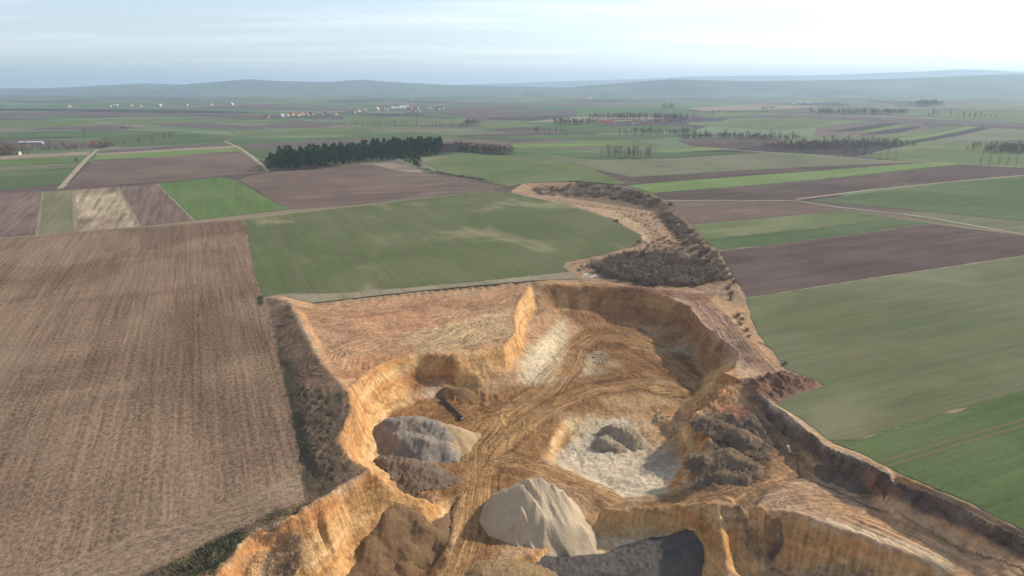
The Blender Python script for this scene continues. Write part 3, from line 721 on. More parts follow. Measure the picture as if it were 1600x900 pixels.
darkB = field_mat('moist_soil', L_(92,76,70), L_(102,85,77), L_(118,100,90), ang=66, fur=0.8, fscale=0.2, patch=0.4)
deepB = field_mat('black_soil', L_(70,62,64), L_(78,68,68), None, ang=66, fur=0.6, fscale=0.15)
olive = field_mat('old_grass', L_(124,120,94), L_(112,112,84), L_(136,128,104), ang=66, fur=0.5, fscale=0.15, patch=0.5, pscale=0.006)
greenC = field_mat('young_crop_rolling', L_(100,112,66), L_(110,118,76), L_(144,138,104), ang=66, fur=0.5, fscale=0.12, patch=0.7, pscale=0.008)
lime = field_mat('young_crop_light', L_(110,130,70), L_(118,136,80), None, ang=66, fur=0.3, fscale=0.15)
greenD = field_mat('young_crop_dark', L_(86,102,64), L_(95,108,72), L_(116,122,90), ang=66, fur=0.5, fscale=0.15, patch=0.6, pscale=0.007)
greenE = field_mat('thin_crop_east', L_(112,113,80), L_(102,108,71), L_(134,130,98), ang=66, fur=0.5, fscale=0.35, patch=0.75, pscale=0.013, lines=0.6, lspace=33, clods=0.25)
greenF = field_mat('young_crop_east', L_(84,101,56), L_(95,108,66), L_(112,118,80), ang=66, fur=0.6, fscale=0.4, patch=0.4, pscale=0.02, lines=0.75, lspace=36, clods=0.25)
margin = field_mat('dry_grass_margin', L_(150,136,112), L_(136,126,98), L_(166,152,126), fur=0.6, fscale=0.7, patch=0.6, pscale=0.05, clods=0.5)
trackm = field_mat('track_dirt', L_(172,156,130), L_(160,144,116), None, fur=0.3, pscale=0.05)
mauve = field_mat('far_soil', L_(112,98,92), L_(104,90,86), None, ang=66, fur=0.5, fscale=0.08)
tan = field_mat('far_stubble', L_(156,138,116), L_(146,130,108), None, ang=66, fur=0.4, fscale=0.08)

head_m = field_mat('headland_soil', L_(150,125,100), L_(136,112,90), L_(160,140,115), ang=66, fur=0.9, fscale=0.9, patch=0.6, pscale=0.03, clods=1.0)
FIELDS = [
 ('ploughed_field', brownA, 'large dry ploughed field filling the left foreground', [(-900,378),(0,373),(115,363),(240,353),(380,342),(392,400),(402,450),(413,466),(423,520),(438,570),(453,640),(468,700),(476,783),(428,798),(368,824),(298,860),(213,903),(130,945),(-1100,945)]),
 ('headland', head_m, 'smoother headland strip along the near edge of the ploughed field', [(476,782),(428,797),(368,823),(298,859),(213,902),(130,944),(-60,944),(40,903),(160,858),(270,812),(380,772),(468,742)]),
 ('green_field', greenA, 'mottled green crop field directly behind the quarry', [(382,342),(470,332),(560,322),(660,310),(772,298.5),(800,303),(880,319),(950,341),(1002,368),(1003,381),(940,399),(886,409),(880,417),(890,425),(780,437),(640,450),(520,459),(440,459),(412,464),(402,440),(392,395)]),
 ('grass_margin', margin, 'pale grass strip between green field and quarry step', [(440,459),(520,459),(640,450),(780,437),(890,425),(904,436),(835,438.5),(740,446.5),(600,460.5),(488,473.5),(442,462)]),
 ('ploughed_field', brownB, 'brown field right of the bright green plot, below the pines', [(372,281),(420,269),(500,264.5),(560,257),(600,259),(660,270),(720,279),(792,293),(770,297),(660,308),(560,320),(458,327),(430,316)]),
 ('dry_grass', tan, 'patch of dry grass below the pine wood', [(580,257),(612,254),(655,265),(662,270),(630,268),(600,262)]),
 ('green_field', greenB, 'bright green plot beside striped brown plot on the left', [(247,287),(345,277.5),(370,282),(430,317),(453,327),(302,344.5)]),
 ('ploughed_field', brownC, 'striped brown plot between stubble and bright green', [(187,293),(245,287.5),(300,345),(217,354)]),
 ('stubble_field', straw, 'pale yellow stubble plot with brown stripes', [(116,297),(186,293),(216,354),(120,362)]),
 ('grass_field', greyG, 'narrow grey green plot left of the stubble', [(68,300),(114,297),(118,362),(57,370)]),
 ('ploughed_field', brownC, 'brown plot at left picture edge', [(-260,312),(0,304),(67,300),(55,369),(0,372),(-420,380)]),
 ('ploughed_field', brownB, 'long brown field between two dirt tracks, left of the pines', [(146,251),(260,244),(372,237),(400,252),(415,263),(418,269),(260,284),(98,295)]),
 ('green_field', lime, 'light green strip above the long brown field', [(150,243.5),(370,231),(380,236),(250,245),(148,250)]),
 ('stubble_field', tan, 'tan strip above the light green strip', [(150,240),(365,228),(370,231),(150,243.5)]),
 ('ploughed_field', mauve, 'thin brown strip near the row of round trees', [(170,235),(345,224),(364,228),(152,240)]),
 ('stubble_field', tan, 'brownish plot beside the bare grove at left edge', [(-160,250),(0,244),(140,237),(138,243),(0,250),(-160,257)]),
 ('green_field', greenB, 'green strip left of the field track', [(-160,257),(0,250),(138,243.5),(130,254),(0,260),(-160,267)]),
 ('grass_field', olive, 'pale strip left of the field track', [(-160,267),(0,260),(130,254.5),(122,262),(0,267),(-160,275)]),
 ('green_field', greenD, 'dark green plot left of the field track', [(-160,275),(0,267),(120,262.5),(100,288),(0,297),(-200,306)]),
 ('green_field', greenD, 'green field behind the pines and left track', [(357,221),(520,214),(640,207),(700,210),(620,222),(530,232),(430,245),(408,250)]),
 ('ploughed_field', mauve, 'brownish strip behind the pine wood', [(375,226),(500,220),(620,215),(620,220),(520,226),(395,234)]),
 ('green_field', greenC, 'rolling green field right of the pine wood', [(655,247),(718,240),(800,244),(870,250),(940,268),(985,287),(960,288),(900,283),(820,286),(795,292),(740,278),(690,270)]),
 ('grass_field', olive, 'olive grass field behind the old pit', [(800,243),(935,250),(1060,247),(1180,239),(1310,246),(1425,254),(1240,262),(1100,270),(985,276),(925,263),(870,250)]),
 ('ploughed_field', darkB, 'dark brown wedge above the bright green strip', [(925,264),(985,277),(1100,271),(1240,262),(1425,254),(1435,256),(1200,272),(985,289),(960,280)]),
 ('green_field', lime, 'bright green strip running right of the old pit', [(978,290),(1090,281),(1200,273),(1440,255),(1500,257),(1360,272),(1240,284),(1020,302)]),
 ('ploughed_field', darkB, 'dark brown field below the bright green strip', [(1022,303),(1240,285),(1360,273),(1500,258),(1640,266),(1640,273),(1480,284),(1370,296),(1240,312),(1043,313)]),
 ('green_field', greenD, 'dark green field at right edge beyond the track', [(1262,314),(1370,299),(1480,286.5),(1640,275),(1900,262),(1900,375),(1640,350),(1450,330)]),
 ('grass_field', olive, 'pale grass wedge along the right hand track', [(1390,331),(1450,331),(1640,351),(1900,376),(1900,400),(1640,371),(1470,348)]),
 ('ploughed_field', brownB, 'brown field touching the old pit on its right', [(1042,315),(1240,315),(1318,329),(1200,340),(1080,351),(1062,336)]),
 ('green_field', greenC, 'olive green strip right of the old pit', [(1080,352),(1200,341),(1318,330),(1400,341),(1250,358),(1100,374)]),
 ('green_field', greenD, 'dull green strip above the dark brown field', [(1100,375),(1250,359),(1400,342),(1455,349),(1330,366),(1215,381),(1122,391)]),
 ('ploughed_field', darkB, 'broad dark brown field right of the thicket', [(1124,393),(1215,382),(1330,367),(1457,350),(1640,374),(1900,408),(1900,360),(1640,393),(1600,399),(1380,431),(1168,465),(1150,438)]),
 ('green_field', greenE, 'wide pale green field right of the quarry', [(1166,467),(1380,433),(1600,401),(1640,395),(2000,345),(2000,520),(1600,610),(1336,687),(1296,689),(1258,659),(1212,631),(1242,619),(1290,603),(1228,577),(1184,520)]),
 ('green_field', greenF, 'deep green crop field in the lower right corner', [(1338,688),(1600,611),(2000,521),(2300,700),(2100,930),(1832,939),(1722,888),(1602,829),(1506,781),(1431,750),(1395,734),(1350,711),(1298,690)]),
]
for nm, mt, lb, uv in FIELDS:
    o = drape(nm, uv, mt, lb, 'field')
# mid and far strips on the plain
FAR = [
 (greenD, [(800,238),(1180,238),(1060,246),(935,249)]), (lime, [(805,238),(935,236),(935,247),(880,247)]), (lime, [(1025,236),(1120,229),(1150,233),(1030,240)]),
 (deepB, [(1025,241),(1130,234),(1195,238),(1060,247),(1025,249)]), (greenC, [(800,222),(1000,220),(1040,228),(810,234)]), (mauve, [(800,219),(880,218),(895,221),(800,224)]),
 (greenD, [(720,214),(900,210),(1080,212),(1000,219),(790,218)]), (lime, [(800,226),(960,224),(940,228),(800,230)]),
 (darkB, [(1060,220),(1190,212),(1230,222),(1180,236),(1080,228)]), (deepB, [(1150,233),(1200,226),(1320,222),(1430,224),(1340,244),(1200,237)]),
 (greenC, [(1350,245),(1432,225),(1560,222),(1640,226),(1640,263),(1500,257),(1430,253)]),
 (greenC, [(1070,191),(1250,184),(1340,189),(1270,200),(1200,203),(1080,195)]), (mauve, [(1090,186),(1200,178),(1400,184),(1640,194),(1640,200),(1400,192),(1250,184)]),
 (lime, [(1230,202),(1300,196),(1360,188),(1310,190),(1270,198)]), (deepB, [(1290,206),(1330,200),(1380,193),(1410,193),(1350,204)]), (lime, [(1330,207),(1380,199),(1400,196),(1420,196),(1370,205)]),
 (deepB, [(1340,211),(1390,203),(1430,197),(1440,199),(1400,208)]), (greenC, [(1360,214),(1420,206),(1480,198),(1510,197),(1450,209),(1390,220)]), (lime, [(1390,219),(1450,210),(1510,198),(1530,198),(1470,212),(1410,222)]),
 (deepB, [(1410,222),(1470,212),(1535,199),(1545,200),(1490,213),(1440,222)]), (olive, [(1450,222),(1495,213),(1550,200),(1640,205),(1640,218)]),
 (tan, [(900,183),(1070,183),(1000,189),(820,191)]), (tan, [(1070,169),(1190,163),(1290,167),(1200,172),(1100,174)]), (greenC, [(1080,177),(1180,174),(1230,179),(1100,184)]),
 (greenC, [(535,182),(640,183),(740,188),(740,196),(540,196)]), (olive, [(540,199),(700,200),(800,208),(720,212),(620,205)]), (mauve, [(690,176),(900,172),(900,180),(740,186)]),
 (greenD, [(0,207),(180,203),(300,206),(200,214),(0,218)]), (mauve, [(30,203),(90,198),(160,195),(215,200),(160,203)]), (mauve, [(215,193),(300,191),(420,199),(400,203),(290,199)]),
 (greenC, [(0,190),(200,186),(420,186),(520,192),(300,192),(120,197),(0,200)]), (mauve, [(0,176),(250,174),(400,178),(220,182),(0,182)]), (greenD, [(160,216),(300,208),(360,212),(350,222),(200,230),(150,224)]),
 (greenC, [(360,206),(520,200),(620,203),(520,211),(370,212)]), (mauve, [(400,197),(470,188),(525,195),(500,200),(420,200)]),
 (deepB, [(0,170),(300,172),(420,176),(260,177),(0,173)]), (olive, [(1440,166),(1640,160),(1640,175),(1500,172)]), (greenC, [(1440,178),(1640,176),(1640,190),(1480,186)]),
 (greenD, [(820,196),(930,198),(1080,196),(1090,206),(900,208)]), (greenC, [(740,191),(810,190),(850,197),(760,202)]),
 (mauve, [(720,205),(860,203),(900,208),(760,211)]),
]
for mt, uv in FAR:
    kinds = {'lime': 'light green', 'tan': 'tan'}
    drape('field_strip', uv, mt, 'far strip of farmland on the plain', 'field', group='far field strips')
def ribbon(name, uvs, width, label, mat=trackm, cat='track'):
    P = [Vector(on_plain(*p)[:2]) for p in uvs]; Lp, Rp = [], []
    for i, p in enumerate(P):
        t = (P[min(i + 1, len(P) - 1)] - P[max(i - 1, 0)]).normalized(); n = Vector((-t.y, t.x)) * width / 2
        Lp.append(p + n); Rp.append(p - n)
    return drape(name, Lp + Rp[::-1], mat, label, cat, lift=0.1, jit=0.5, world=True, step=400)
ribbon('dirt_track', [(1042,313.5),(1140,313.5),(1240,313.5),(1300,323),(1450,340),(1600,367),(1900,404)], 3.2, 'dirt track running to the right edge past dark brown field')
ribbon('dirt_track', [(1244,312),(1360,297),(1480,285),(1600,274.5),(1900,259)], 3.5, 'pale track between dark brown and green fields at right')
ribbon('dirt_track', [(1060,228),(1140,234.5),(1190,238),(1330,248),(1430,254),(1500,257),(1600,262)], 4.5, 'track beside the row of tall bare poplars')
ribbon('dirt_track', [(350,221),(372,230),(392,244),(412,260),(419,268)], 4.2, 'winding dirt track leading to the pine wood')
ribbon('dirt_track', [(94,295),(110,277),(128,257),(142,243),(152,234)], 4.5, 'dirt track climbing between the left fields')
ribbon('dirt_track', [(150,234),(200,230),(280,225),(352,221)], 4, 'track past the row of round trees')
ribbon('grass_margin', [(0,373),(115,363),(240,353.5),(380,342.5),(470,332),(560,322),(660,310),(772,298)], 2.2, 'narrow grass balk between near and middle fields', margin, 'grass')
ribbon('grass_margin', [(1166,466.5),(1380,432.5),(1600,400.5),(1900,358)], 1.0, 'thin grass balk above the wide green field', margin, 'grass')
ribbon('grass_margin', [(303,345),(245,287)], 1.6, 'thin balk between brown and bright green plots', margin, 'grass')
ribbon('grass_margin', [(218,354),(187,293)], 1.6, 'thin balk between stubble and brown plots', margin, 'grass')
ribbon('grass_margin', [(118,362),(115,297)], 2.4, 'pale balk left of the stubble plot', margin, 'grass')
ribbon('grass_margin', [(57,370),(67,300)], 1.6, 'thin balk left of the grey green plot', margin, 'grass')
# ------------------------------------------------------------------ hills on the horizon
hill_m = field_mat('wooded_hill', L_(84,92,78), L_(104,108,86), L_(128,126,104), ang=66, fur=0.2, fscale=0.01, patch=0.6, pscale=0.0011, clods=0.1)
def ridge(name, D, prof, depth, label, seed, base_v=137):
    us = np.linspace(prof[0][0], prof[-1][0], 260); vs = np.interp(us, [p[0] for p in prof], [p[1] for p in prof])
    vs = vs + 0.6 * fbm(us / 22 + seed, us * 0 + seed, 3)
    V = []; nd = 22
    for j in range(nd):
        t = j / (nd - 1) * 2 - 1; y = D + t * depth
        prof_t = (1 - abs(t) ** 1.7)
        hz = np.maximum(0, CAM_H + D * (134 - vs) / FPX / 0.92 + 12)
        x = (us - 800) / FPX * D * 1.04
        nse = fbm(x / 900 + seed * 3, y / 900 + 0 * x, 4)
        z = hz * prof_t * (1 + 0.22 * nse * (1 - prof_t) * 3) - 6
        V.append(np.stack([x * (y / D) ** 0.3, np.full_like(x, y), z], 1))
    V = np.concatenate(V); n = len(us)
    jj_, ii_ = np.meshgrid(np.arange(nd - 1), np.arange(n - 1), indexing='ij'); k = (jj_ * n + ii_).ravel()
    me = mesh_np(name, V, np.stack([k, k + 1, k + 1 + n, k + n], 1), hill_m)
    return tag(link(name, me), label, 'hills', kind='structure')
ridge('hills', 9000, [(-500,137),(-200,139),(0,138),(130,138),(200,135),(270,131.5),(330,133),(380,129.5),(422,126),(460,128),(500,129),(540,129.5),(585,126.5),(620,129),(700,133),(760,134.5),(860,136),(960,140)], 1900, 'low blue wooded hills on the left horizon', 1)
ridge('hills', 7600, [(820,141),(880,137),(920,133.5),(970,130),(1030,126),(1080,127.5),(1150,128.5),(1250,127.5),(1330,126),(1400,123.5),(1440,122),(1480,120.5),(1530,119),(1570,119.5),(1620,121),(1760,123),(2100,128)], 1700, 'long blue hill range on the right horizon', 2)
ridge('mountains', 15500, [(640,136),(760,132),(850,129),(1000,125),(1060,122),(1150,121),(1250,120.5),(1340,117),(1400,115),(1440,112.5),(1480,114),(1530,116),(1620,116),(1800,119),(2200,126)], 2000, 'faint far mountains above the right hills', 3)

# ------------------------------------------------------------------ the air
hz_m = bpy.data.materials.new('haze_air'); hz_m.use_nodes = True
t_ = hz_m.node_tree; t_.nodes.clear()
ho = t_.nodes.new('ShaderNodeOutputMaterial'); hv = t_.nodes.new('ShaderNodeVolumePrincipled')
hv.inputs['Color'].default_value = (0.62, 0.81, 1.0, 1); hv.inputs['Density'].default_value = HAZE
hv.inputs['Anisotropy'].default_value = 0.25
t_.links.new(hv.outputs[0], ho.inputs['Volume'])
bx = 30000; z0, z1 = -40, 470
hv_ = [(-bx, -5000, z0), (bx, -5000, z0), (bx, bx, z0), (-bx, bx, z0), (-bx, -5000, z1), (bx, -5000, z1), (bx, bx, z1), (-bx, bx, z1)]
hme = bpy.data.meshes.new('haze'); hme.from_pydata(hv_, [], [(0, 3, 2, 1), (4, 5, 6, 7), (0, 1, 5, 4), (1, 2, 6, 5), (2, 3, 7, 6), (3, 0, 4, 7)]); hme.materials.append(hz_m)
tag(link('haze', hme), 'thin blue haze filling the air over the plain', 'haze', kind='stuff')

# ------------------------------------------------------------------ heaps
def heap_mat(name, c1, c2, c3, grain=1.5, bump=0.6, streak=0.0):
    m = N(name); p = m.pos()
    a = m.noise(p, grain, 6, 0.7); b = m.noise(p, 0.25, 4, 0.55, 0.5); c = m.noise(p, 6.0, 3, 0.6)
    col_ = m.mix(m.ramp(b, 0.35, 0.65), c1, c2); col_ = m.mix(m.ramp(a, 0.55, 0.75, 0, 0.7), col_, c3)
    col_ = m.scale(col_, m.math('ADD', m.math('MULTIPLY', m.math('SUBTRACT', c, 0.5), 0.9 * min(1.5, bump + 0.3)), 1.0))
    m.color(col_); m.b.inputs['Roughness'].default_value = 1; m.b.inputs['Specular IOR Level'].default_value = 0.05
    m.bump(m.math('ADD', a, m.math('MULTIPLY', c, 0.5)), bump, 0.6); return m.m
def heap(name, label, cat, ridges, tanphi, mat, lump=0.15, lscale=2.0, crest=0.0, cell=0.35, rill=0.0, cap=None, maxr=15.5, soft=None, warp=0.7, wscale=4.0, dune=0.0, slump=0.0):
    R = [[at_z(*p) for p in r] for r in ridges]
    allp = [q for r in R for q in r]
    pad = 17
    gx = np.arange(min(q[0] for q in allp) - pad, max(q[0] for q in allp) + pad, cell)
    gy = np.arange(min(q[1] for q in allp) - pad, max(q[1] for q in allp) + pad, cell * 1.15)
    X, Y = np.meshgrid(gx, gy); H = np.full(X.shape, -99.0)
    wx = X + warp * perlin(X / wscale, Y / wscale); wy = Y + warp * perlin(X / wscale + 9, Y / wscale + 4)
    for k, r in enumerate(R):
        d, s_, arc, zz = seg_dist(wx, wy, r)
        z = zz - tanphi * np.maximum(d - crest, 0)
        if rill: z = z - rill * sstep(0.5, 4, d) * (0.5 - 0.5 * ridged(arc / 2.2 + k * 5, d / 20.0, 3))
        H = np.maximum(H, z) if not soft else np.logaddexp(H * soft, z * soft) / soft
    if dune:
        qa, qb = X * 0.82 + Y * 0.57 + 1.5 * perlin(X / 7, Y / 7), -X * 0.57 + Y * 0.82
        H = H + dune * (ridged(qa / 3.6, qb / 22, 3) - 0.3) * sstep(-13.6, -11, H) + 0.35 * dune * (ridged(qa / 2.4, qb / 9 + 4, 2) - 0.3) * sstep(-10, -7, H)
    if slump: H = H + slump * fbm(X / 5.5, Y / 5.5, 3) + 0.3 * slump * ridged(X / 2.6, Y / 4.5, 3)
    if cap: H = np.minimum(H, cap + 0.5 * fbm(X / 5, Y / 5, 2))
    H = H + lump * (np.abs(fbm(X / lscale, Y / lscale, 4, 0.55)) * 1.5 - 0.25) + 0.25 * lump * fbm(X / 0.9, Y / 0.9, 2)
    G = sample(Z, X, Y); keep = H > G - 0.25
    # only the body joined to the crest
    near = np.full(X.shape, 1e9)
    for r in R: near = np.minimum(near, seg_dist(X, Y, r)[0])
    keep &= near < maxr + 2 * perlin(X / 5, Y / 5)
    H = np.where(H > G, H, np.maximum(H, G - 0.4))
    ny, nx = X.shape; j, i = np.meshgrid(np.arange(ny - 1), np.arange(nx - 1), indexing='ij')
    q = keep[:-1, :-1] & keep[1:, :-1] & keep[:-1, 1:] & keep[1:, 1:]
    k = (j * nx + i)[q]; F = np.stack([k, k + 1, k + 1 + nx, k + nx], 1)
    used, inv = np.unique(F, return_inverse=True); F = inv.reshape(F.shape)
    V = np.stack([X, Y, H], -1).reshape(-1, 3)[used]; c0 = np.array([V[:, 0].mean(), V[:, 1].mean(), V[:, 2].min()])
    me = mesh_np(name, V - c0, F, mat)
    return tag(link(name, me, loc=tuple(c0)), label, cat)
white_m = heap_mat('pale_sand', L_(200,178,146), L_(190,167,134), L_(208,190,160), 2.2, 0.5)
grey_m = heap_mat('grey_sand', L_(146,134,122), L_(166,150,132), L_(186,170,150), 1.2, 0.9)
tan_m = heap_mat('tan_sand', L_(186,156,116), L_(172,142,104), L_(198,174,138), 1.2, 0.5)
grav_m = heap_mat('gravel_brown', L_(138,116,96), L_(154,132,108), L_(178,158,132), 2.6, 1.0)
grav2_m = heap_mat('gravel_yellow', L_(186,152,106), L_(170,136,92), L_(212,184,142), 3.2, 1.0)
loose_m = heap_mat('loose_brown_earth', L_(158,124,88), L_(138,105,74), L_(184,152,112), 1.1, 1.2)
dark_m = heap_mat('dark_spoil', L_(124,104,84), L_(156,130,102), L_(196,168,132), 1.0, 1.2)
black_m = heap_mat('black_ash', L_(96,88,82), L_(110,100,92), L_(134,122,112), 1.0, 0.6)
clod_m = heap_mat('clay_clods', L_(166,144,116), L_(192,170,138), L_(120,108,94), 1.4, 1.0)
heap('sand_pile', 'tall pale sand pile with sharp ridges beside the haul road', 'sand pile', [
 [(818,752,-4.6),(846,752,-4.4),(874,767,-7.0),(890,780,-10.8)], [(838,752,-4.4),(812,768,-5.8),(804,800,-9.4),(797,828,-12.4)],
 [(815,758,-4.9),(840,790,-7.4),(860,815,-10.4),(870,835,-12.9)], [(808,765,-5.8),(820,800,-8.4),(828,835,-11.6),(834,853,-13)],
 [(802,788,-8.2),(806,830,-11.4),(810,853,-13.2)], [(852,757,-5.6),(874,785,-9),(887,803,-12)]], 0.84, white_m, 0.14, 1.0, rill=1.3, cell=0.22, soft=7.0, warp=1.6, wscale=5.0, dune=1.3)
heap('sand_pile', 'grey sand pile with rough top against the left orange face', 'sand pile', [
 [(612,654,-5.6),(650,652,-5.4),(680,660,-6.4)], [(625,676,-7.2),(665,684,-7.6),(690,692,-9)], [(612,690,-9)]+[(640,700,-10)]], 0.78, grey_m, 0.5, 1.7, crest=1.0, warp=1.4)
heap('sand_pile', 'tan sand tongue running right from the grey pile', 'sand pile', [
 [(680,660,-6.6),(715,668,-8.6),(742,678,-12)], [(700,690,-9.6),(725,698,-12.2)]], 0.68, tan_m, 0.35, 2.5, crest=0.8)
heap('gravel_pile', 'lumpy brown gravel pile below the grey sand pile', 'gravel pile', [
 [(600,716,-7.4),(645,721,-8),(685,733,-9.8),(712,748,-12.4)], [(615,736,-9),(655,750,-10.8),(690,762,-12.6)]], 0.7, grav_m, 0.75, 1.4, crest=1.0)
heap('earth_heap', 'loose brown earth heap slumped against the front left face', 'earth heap', [
 [(604,782,-6.4),(588,812,-8.4),(566,852,-11),(548,895,-13.5)], [(618,795,-8.2),(628,835,-12.4),(612,875,-14)], [(592,806,-8),(602,850,-11.8),(585,895,-14)]], 0.6, loose_m, 0.35, 1.4, crest=1.6, soft=2.5, warp=2.0, slump=0.45, rill=1.1)
heap('earth_heap', 'small round brown heap in the hollow by the bottom edge', 'earth heap', [[(618,876,-14),(632,880,-14)]], 0.8, loose_m, 0.3, 2.0, crest=1.0)
heap('earth_heap', 'small brown heap at the foot of the shaded wall', 'earth heap', [[(702,604,-9.6),(722,606,-9.8)]], 0.7, loose_m, 0.2, 2.5, crest=0.8)
heap('clay_mound', 'lumpy grey clay mound standing in the white basin', 'mound', [[(958,664,-11.2),(978,668,-11),(996,684,-12.4)], [(945,684,-12.6),(962,692,-13)]], 0.8, clod_m, 0.6, 1.2, crest=1.0, slump=0.6)
heap('spoil_heap', 'dark weedy spoil heap right of the white basin', 'spoil heap', [[(1108,712,-2.6),(1142,706,-1.8),(1172,722,-2.4)], [(1125,738,-4.2),(1160,744,-3.8)]], 0.65, dark_m, 0.55, 1.1, crest=1.2, maxr=6, slump=0.7)
heap('spoil_heap', 'low dark spoil ridge above the weedy heap', 'spoil heap', [[(1108,654,-3.4),(1140,666,-2.4),(1180,688,-2.2)]], 0.5, dark_m, 0.45, 1.1, crest=0.8, maxr=5.5, slump=0.6)
heap('embankment', 'black ash embankment curving along the bottom edge', 'embankment', [[(842,880,-14.6),(900,886,-14.2),(970,880,-13.9),(1035,858,-12.6),(1086,842,-11.4)]], 0.66, black_m, 0.35, 1.5, crest=2.8, cell=0.3, maxr=14, warp=1.6)
heap('gravel_pile', 'yellow gravel pile cut by the bottom edge', 'gravel pile', [[(765,890,-11.8),(800,893,-11.6),(835,906,-12.2)]], 0.5, grav2_m, 0.35, 1.3, crest=2.0, cell=0.3)
for k, (u, v, z) in enumerate([(1308,722,-1.6),(1330,728,-1.4),(1322,738,-2.2),(1348,744,-1.8),(1300,736,-2.6)]):
    lb = ['round brown soil clod pile nearest the bank track', 'largest of the brown soil lumps under the right bank', 'low brown soil lump in the middle of the cluster', 'brown soil lump at the right end of the cluster', 'brown soil lump at the left end of the cluster'][k]
    heap('soil_lump', lb, 'soil heap', [[(u - 7, v, z), (u + 8, v + 3, z - 0.2)]], 0.8, heap_mat('lump_soil', L_(120,100,86), L_(132,110,94), L_(148,126,106), 1.5, 0.8) if k == 0 else bpy.data.materials['lump_soil'], 0.4, 1.8, crest=0.7)
# ------------------------------------------------------------------ vegetation
def frame(d):
    d = d.normalized(); a = Vector((0, 0, 1)) if abs(d.z) < 0.9 else Vector((1, 0, 0))
    u = d.cross(a).normalized(); return u, d.cross(u)
class MB:
    def __init__(s): s.v = []; s.f = []
    def tube(s, p, q, r0, r1, n=5):
        u, w_ = frame(q - p); b = len(s.v)
        for c, r in ((p, r0), (q, r1)):
            for i in range(n):
                a = 2 * math.pi * i / n; s.v.append(tuple(c + u * math.cos(a) * r + w_ * math.sin(a) * r))
        for i in range(n):
            j = (i + 1) % n; s.f.append((b + i, b + j, b + n + j, b + n + i))
    def blade(s, p, q, w_, R):
        u, v = frame(q - p); a = R.uniform(0, 6.28); side = (u * math.cos(a) + v * math.sin(a)) * w_
        b = len(s.v); s.v += [tuple(p + side), tuple(p - side), tuple(q)]; s.f.append((b, b + 1, b + 2))
    def box(s, x0, x1, y0, y1, z0, z1):
        b = len(s.v); s.v += [(x, y, z) for z in (z0, z1) for x, y in ((x0, y0), (x1, y0), (x1, y1), (x0, y1))]
        s.f += [tuple(b + i for i in q) for q in ((3, 2, 1, 0), (4, 5, 6, 7), (0, 1, 5, 4), (1, 2, 6, 5), (2, 3, 7, 6), (3, 0, 4, 7))]
    def mesh(s, name, mat):
        me = bpy.data.meshes.new(name); me.from_pydata(s.v, [], s.f)
        if mat: me.materials.append(mat)
        return me
bark_m = simple_mat('bark_grey', L_(112,100,88), var=0.1)
twig_m = simple_mat('twigs_bare', L_(160,140,120), var=0.12)
twig_d = simple_mat('twigs_dark', L_(148,128,110), var=0.12)
twig_r = simple_mat('twigs_reddish', L_(146,120,110), var=0.12)
twig_p = simple_mat('twigs_pale', L_(188,178,166), var=0.10)
pine_m = simple_mat('pine_needles', L_(72,90,62), var=0.16, scale=0.4)
pbark_m = simple_mat('pine_bark', L_(120,88,70), var=0.1)
ever_m = simple_mat('evergreen_leaves', L_(88,98,66), var=0.15, scale=0.6)

def rdir(R, zmin, zmax):
    a = R.uniform(0, 6.283); z = R.uniform(zmin, zmax); r = math.sqrt(max(0, 1 - z * z)); return Vector((r * math.cos(a), r * math.sin(a), z))
def bare_tree(seed, h, spread, clear=0.2, twigs=420, tw=0.10, mat=None):
    R = random.Random(seed); tr = MB(); cr = MB(); p = Vector((0, 0, -0.3)); r = 0.012 * h + 0.04; pts = []
    n = 6
    for i in range(n):
        q = Vector((p.x + R.uniform(-.02, .02) * h, p.y + R.uniform(-.02, .02) * h, h * 0.86 * (i + 1) / n))
        r2 = r * (1 - 0.9 * ((i + 1) / n)) + 0.03 if i == n - 1 else r * 0.80
        tr.tube(p, q, r, r2, 5); pts.append((p.copy(), q.copy())); p = q; r = r2
    ends = []
    for k in range(15):
        t = clear + (1 - clear) * (k + R.random()) / 15 * 0.85; i = min(n - 1, int(t * n)); a = pts[i][0].lerp(pts[i][1], t * n - i)
        d = rdir(R, 0.35, 0.8); L = spread * (1.15 - 0.6 * t) * R.uniform(0.7, 1.15)
        b = a + d * L * 0.6; c = b + (d + Vector((0, 0, 0.5))).normalized() * L * 0.5
        cr.tube(a, b, 0.05 + 0.005 * h, 0.05, 3); cr.tube(b, c, 0.05, 0.02, 3); ends += [(a, b), (b, c)]
    ends.append(pts[-1]); ends.append(pts[-2])
    for k in range(twigs):
        a, b = ends[R.randrange(len(ends))]; s = a.lerp(b, R.random()); d = (rdir(R, -0.1, 0.95) + (b - a).normalized() * 0.5).normalized()
        cr.blade(s, s + d * R.uniform(0.10, 0.24) * spread * 1.4, tw, R)
    return tr.mesh('tree_trunk', bark_m), cr.mesh('tree_crown', mat or twig_m)
